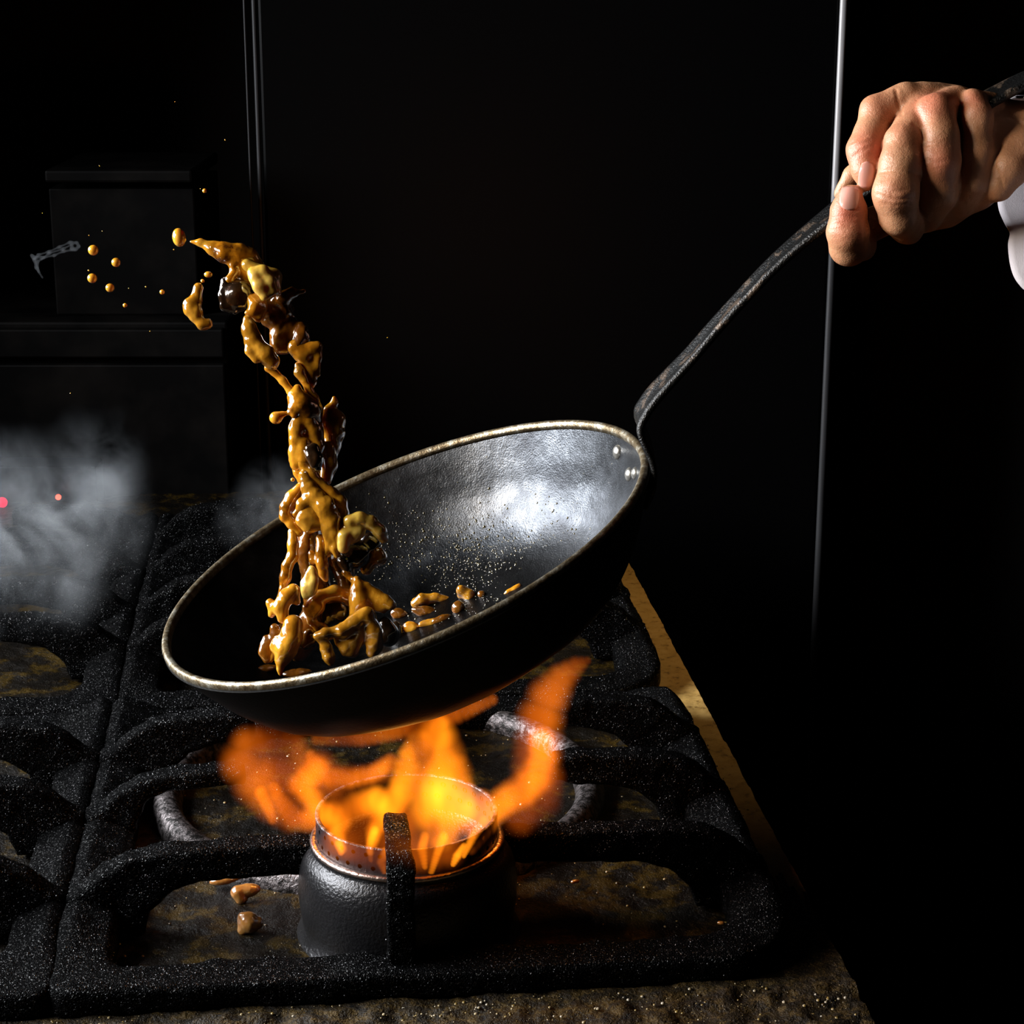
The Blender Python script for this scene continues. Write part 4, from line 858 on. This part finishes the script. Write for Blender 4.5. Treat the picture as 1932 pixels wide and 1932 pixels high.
# --- droplets
def drop(x, y, rx, ry, lab=None, t=1.05, mt='sauce', ang=0):
    s_ = t / 3700; o = uvsphere(at(x, y, t), (rx * s_, ry * s_, 0.5 * (rx + ry) * s_), M[mt], 'sauce_droplet', seg=24, rings=14, R=rot_img(ang))
    tag(o, lab, 'droplet', DG)
M['drop'] = food('sauce_drop', [(0.3, (0.62, 0.25, 0.012)), (0.5, (0.80, 0.38, 0.03)), (0.7, (0.85, 0.48, 0.06))], 0.08, 0.2, 0.0)
drop(338, 448, 13, 18, 'largest oval sauce drop, just off the tip of the splash', mt='drop', ang=8)
for x, y, r, lab in [(176, 472, 10, 'topmost of the four big round drops on the far left'), (219, 495, 8.8, 'rightmost of the four big round drops on the far left'), (174, 525, 9.2, 'leftmost low drop of the four big round ones'), (207.5, 543, 8.4, 'bottom drop of the four big round ones'), (306, 551, 4.8, 'small yellow drop between the big drops and the small clump'), (236, 576, 4.2, 'small yellow drop lowest on the far left'), (386, 360, 4.3, 'single small drop high above the splash'), (382, 530, 3.6, 'tiny yellow drop between the oval one and the clump'), (552, 905, 3.8, 'tiny drop beside the left of the column waist')]:
    drop(x, y, r, r, lab, mt='drop')
drop(393, 518, 8, 6, 'small oval drop above the lone sauce clump', mt='drop')
sp_ = [(275, 541, 1.6), (425, 264, 1.5), (167, 510, 1.7), (168, 444, 1.2), (328, 471, 1.4), (283, 625, 1.3), (243, 544, 1.0), (188, 313, 1.0), (133, 742, 1.1), (378, 356, 1.0), (731, 637, 1.2), (193, 436, 1.0), (330, 192, 0.9), (80, 402, 1.0)]
o = dome_cloud([at(x, y, 1.05) for x, y, r in sp_], np.array([r * 1.05 / 3700 for x, y, r in sp_]), np.tile(-FW, (len(sp_), 1)), 'sauce_specks', M['drop'], None, 1.0, 8)
tag(o, 'pinpoint specks of sauce floating in the dark above and left of the pan', 'specks', kind='stuff')
# bits on the stove top below the left finger
def bit(x, y, rx, ry, ang, lab, mt='pale2', extra=None):
    p = on_z(x, y, 0.003); t = float((p - O3) @ FW)
    blob('mushroom_bit', mt, [('e', x, y, rx, ry, min(rx, ry), ang, 0)] + (extra or []), lab, lambda a, b: (a, b), t0=t, scale=1.0, k=0.001, amp=0.0005, group='mushroom bits on the stove top')
M['pale2'] = food('fried_bit', [(0.3, (0.16, 0.05, 0.010)), (0.5, (0.42, 0.17, 0.03)), (0.7, (0.55, 0.27, 0.06))], 0.25, 0.15)
bit(427, 1659, 34, 9, -12, 'long fallen mushroom bit under the left grate finger')
bit(466, 1680, 27, 13, -8, 'dark curled mushroom bit between the long one and the burner', extra=[[(450, 1685, 12, 1), (455, 1694, 10, 1)]])
bit(470, 1740, 22, 20, 60, 'wedge shaped mushroom bit lying nearest the front', extra=[[(458, 1730, 8, 0), (458, 1755, 8, 0), (486, 1740, 10, 0)]])
bit(1360, 1741, 9, 5, 0, 'tiny pale crumb of mushroom right of the burner')
bit(1085, 1663, 9, 5, -10, 'tiny square mushroom crumb behind the right grate finger')

# ------------------------------------------------------------------ flames: glowing volumes
def c3(x, y): return 400 + x / 2.841, 1250 + y / 2.841
fl = empty('flame', S(0, 0, 0.05), 'orange flames rising from the burner and licking the pan bottom', 'flame')
def tongue(mt, prims, flat=1.0, k=0.008, amp=0.0, t0=1.235):
    sc = t0 / 3700 / 2.841; fades = []
    for ch in prims:
        for i_, (a, b) in enumerate(zip(ch[:-1], ch[1:])):
            ln = math.hypot(a[0] - b[0], a[1] - b[1]); n = max(1, int(round(ln / (0.75 * max(a[2], b[2])))))
            for q in range(n + (1 if i_ == len(ch) - 2 else 0)):
                p = [a[z] + (b[z] - a[z]) * q / n for z in range(4)]; fades.append((at(*c3(p[0], p[1]), t0 - p[3] * 0.001), p[2] * sc))
    stg, scl, c1, c2 = FLS[mt]; rr_ = np.mean([f_[1] for f_ in fades])
    M['_t'] = flame_mat(mt, stg * min(3.0, (0.010 / rr_) ** 0.6), fades, scl, c1, c2)
    return blob('flame_tongue', '_t', [[(a, b, c * 1.5, d) for a, b, c, d in ch] for ch in prims], None, c3, t0=t0, scale=2.841, k=0.002, h=0.002, amp=0, fat=1.0, parent=fl)
tongue('flame_hot', [[(1230, 960, 50, 50), (1235, 860, 105, 40), (1235, 740, 140, 20), (1220, 620, 135, 5), (1205, 510, 120, -5), (1200, 420, 100, -10), (1215, 335, 55, -14)], [(1340, 790, 75, 25), (1330, 680, 65, 5), (1300, 540, 60, 0)]])
tongue('flame_hot', [[(850, 1010, 22, 56), (870, 900, 40, 44), (930, 800, 62, 20), (1010, 700, 66, 6), (1040, 600, 62, 0), (1060, 500, 56, -4), (1115, 430, 60, -8)]])
tongue('flame_hot', [[(700, 1000, 22, 52), (670, 920, 42, 40), (690, 830, 64, 22), (780, 770, 66, 10), (880, 740, 66, 4)], [(560, 800, 56, 12), (660, 810, 62, 20)]])
tongue('flame_mid', [[(600, 830, 66, 6), (510, 850, 52, 4), (440, 840, 50, 0), (395, 780, 44, 0), (355, 720, 38, 0), (330, 670, 30, -4)], [(325, 840, 26, 4), (300, 770, 34, 0), (265, 700, 34, -4)]])
tongue('flame_dim', [[(430, 820, 80, -2), (330, 740, 100, -6), (240, 640, 112, -10), (165, 540, 104, -12), (190, 440, 84, -14), (320, 420, 80, -14), (430, 460, 80, -14)], [(300, 620, 130, -8), (460, 580, 120, -8), (560, 600, 110, -8), (650, 640, 90, -6), (800, 620, 64, -4), (920, 590, 50, -2)]])
tongue('flame_mid', [[(530, 500, 30, -6), (560, 560, 54, -4), (640, 610, 52, -4), (740, 620, 50, -2), (850, 600, 46, -2), (960, 540, 46, 0)], [(560, 580, 70, -4), (470, 660, 60, -4), (540, 740, 60, 0)]])
tongue('flame_mid', [[(1390, 1000, 26, 40), (1430, 900, 50, 26), (1500, 800, 68, 10), (1570, 740, 72, 4), (1660, 690, 80, -2), (1740, 610, 84, -6), (1775, 510, 76, -8), (1765, 420, 66, -10)], [(1440, 760, 66, 4), (1380, 860, 66, 20)]])
tongue('flame_dim', [[(1740, 560, 110, -8), (1750, 420, 110, -10), (1760, 300, 108, -12), (1800, 190, 98, -14), (1870, 90, 72, -16), (1950, 20, 46, -18), (2010, -10, 22, -18)], [(1800, 620, 80, -8), (1780, 740, 84, -4), (1650, 830, 84, 0)]])
tongue('flame_hot', [[(1350, 1035, 13, 62), (1395, 940, 20, 56), (1450, 850, 26, 40)], [(1290, 1085, 14, 64), (1312, 1040, 20, 62), (1350, 980, 14, 54)]])
tongue('flame_hot', [[(1175, 1125, 14, 66), (1205, 1030, 20, 64), (1240, 930, 24, 54)], [(1140, 1095, 14, 66), (1126, 1000, 24, 62), (1140, 930, 22, 52)]])
tongue('flame_hot', [[(925, 1125, 14, 67), (905, 1070, 20, 66), (930, 1010, 20, 62)], [(692, 1020, 16, 60), (680, 970, 22, 56)], [(850, 1060, 12, 66), (845, 980, 18, 60), (870, 900, 22, 50)]])
tongue('flame_dim', [[(680, 960, 80, 56), (860, 1010, 84, 62), (1060, 1030, 84, 64), (1260, 1000, 80, 60)], [(1000, 860, 110, 30), (700, 820, 100, 20)]])
tongue('flame_dim', [[(560, 415, 30, -14), (800, 410, 40, -14), (1000, 370, 44, -14), (1180, 320, 60, -14), (1350, 260, 44, -14), (1500, 200, 30, -14)]])  # dim licking flame, also glowing for the warm reflection on the pan underside
for i_, (u_, v_, z_, e_) in enumerate([(0.0, -0.01, 0.115, 0.16), (-0.06, 0.05, 0.12, 0.14), (0.075, 0.05, 0.14, 0.22)]):
    lamp('flame_light', 'POINT', tuple(S(u_, v_, z_)), None, e_, (1.0, 0.36, 0.06), shadow_soft_size=0.02)

# ------------------------------------------------------------------ smoke
def smoke(name, mt, prims, t0, label, h=0.006, group=None):
    f_prims = prims; pts_ = [(at(p[0], p[1], t0 - p[3]), p[2]) for ch in prims for p in ch]
    lo = np.min([a - r for a, r in pts_], 0) - 0.01; hi = np.max([a + r for a, r in pts_], 0) + 0.01
    f = Field(lo, hi, h)
    for ch in prims:
        for p, q in zip(ch[:-1], ch[1:]): f.cap(at(p[0], p[1], t0 - p[3]), at(q[0], q[1], t0 - q[3]), p[2], q[2], h * 4)
    V, Q = f.mesh(1)
    return tag(mesh_obj(name, V, Q, M[mt], None, loc=V.mean(0)), label, 'smoke', group, 'stuff')
ts = 1.62
M['smoke'] = smoke_mat('smoke_haze', 8.0, 15, 0.46, [(at(-30, 1010, ts), 0.10, 1.0), (at(60, 1010, ts), 0.10, 1.0), (at(135, 985, ts), 0.075, 0.9), (at(165, 905, ts), 0.06, 0.7), (at(185, 840, ts), 0.045, 0.4), (at(60, 1080, ts), 0.07, 0.5)])
smoke('smoke', 'smoke', [[(-60, 1000, 0.10, 0), (40, 1020, 0.10, 0), (120, 960, 0.08, 0), (165, 880, 0.065, 0), (200, 820, 0.045, 0)], [(-60, 1090, 0.07, 0), (60, 1080, 0.07, 0), (150, 1040, 0.05, 0)]], ts, 'grey smoke drifting over the back left grate')
m = M['wisp'] = bpy.data.materials.new('smoke_filament'); m.use_nodes = True; m.node_tree.nodes.clear()
vs_ = m.node_tree.nodes.new('ShaderNodeVolumeScatter'); vo_ = m.node_tree.nodes.new('ShaderNodeOutputMaterial'); m.node_tree.links.new(vs_.outputs[0], vo_.inputs['Volume']); vs_.inputs['Color'].default_value = (0.88, 0.94, 1, 1); vs_.inputs['Density'].default_value = 14.0
wq = [[(80, 524), (68, 505), (64, 490), (72, 481), (92, 475), (112, 466), (132, 457), (145, 458), (149, 465), (143, 471), (135, 468), (136, 460)], [(73, 512), (70, 495), (82, 486), (102, 482), (120, 474), (138, 472)], [(62, 488), (60, 482), (66, 486), (76, 484)], [(78, 490), (92, 478), (118, 470), (134, 462)]]
smoke('smoke', 'wisp', [[(x, y, 0.00085, 0.002 * k_) for x, y in q] for k_, q in enumerate(wq)], 1.5, 'small thin curl of smoke left of the flying drops', 0.0006)
M['steam'] = smoke_mat('steam_thin', 6.0, 32, 0.42, [(at(470, 985, 1.4), 0.03, 0.5), (at(520, 940, 1.4), 0.035, 0.6), (at(690, 820, 1.4), 0.05, 0.3)])
smoke('smoke', 'steam', [[(450, 1000, 0.02, 0), (500, 965, 0.03, 0), (540, 920, 0.03, 0), (560, 860, 0.02, 0)]], 1.4, 'faint steam rising beside the left of the food column', 0.004)
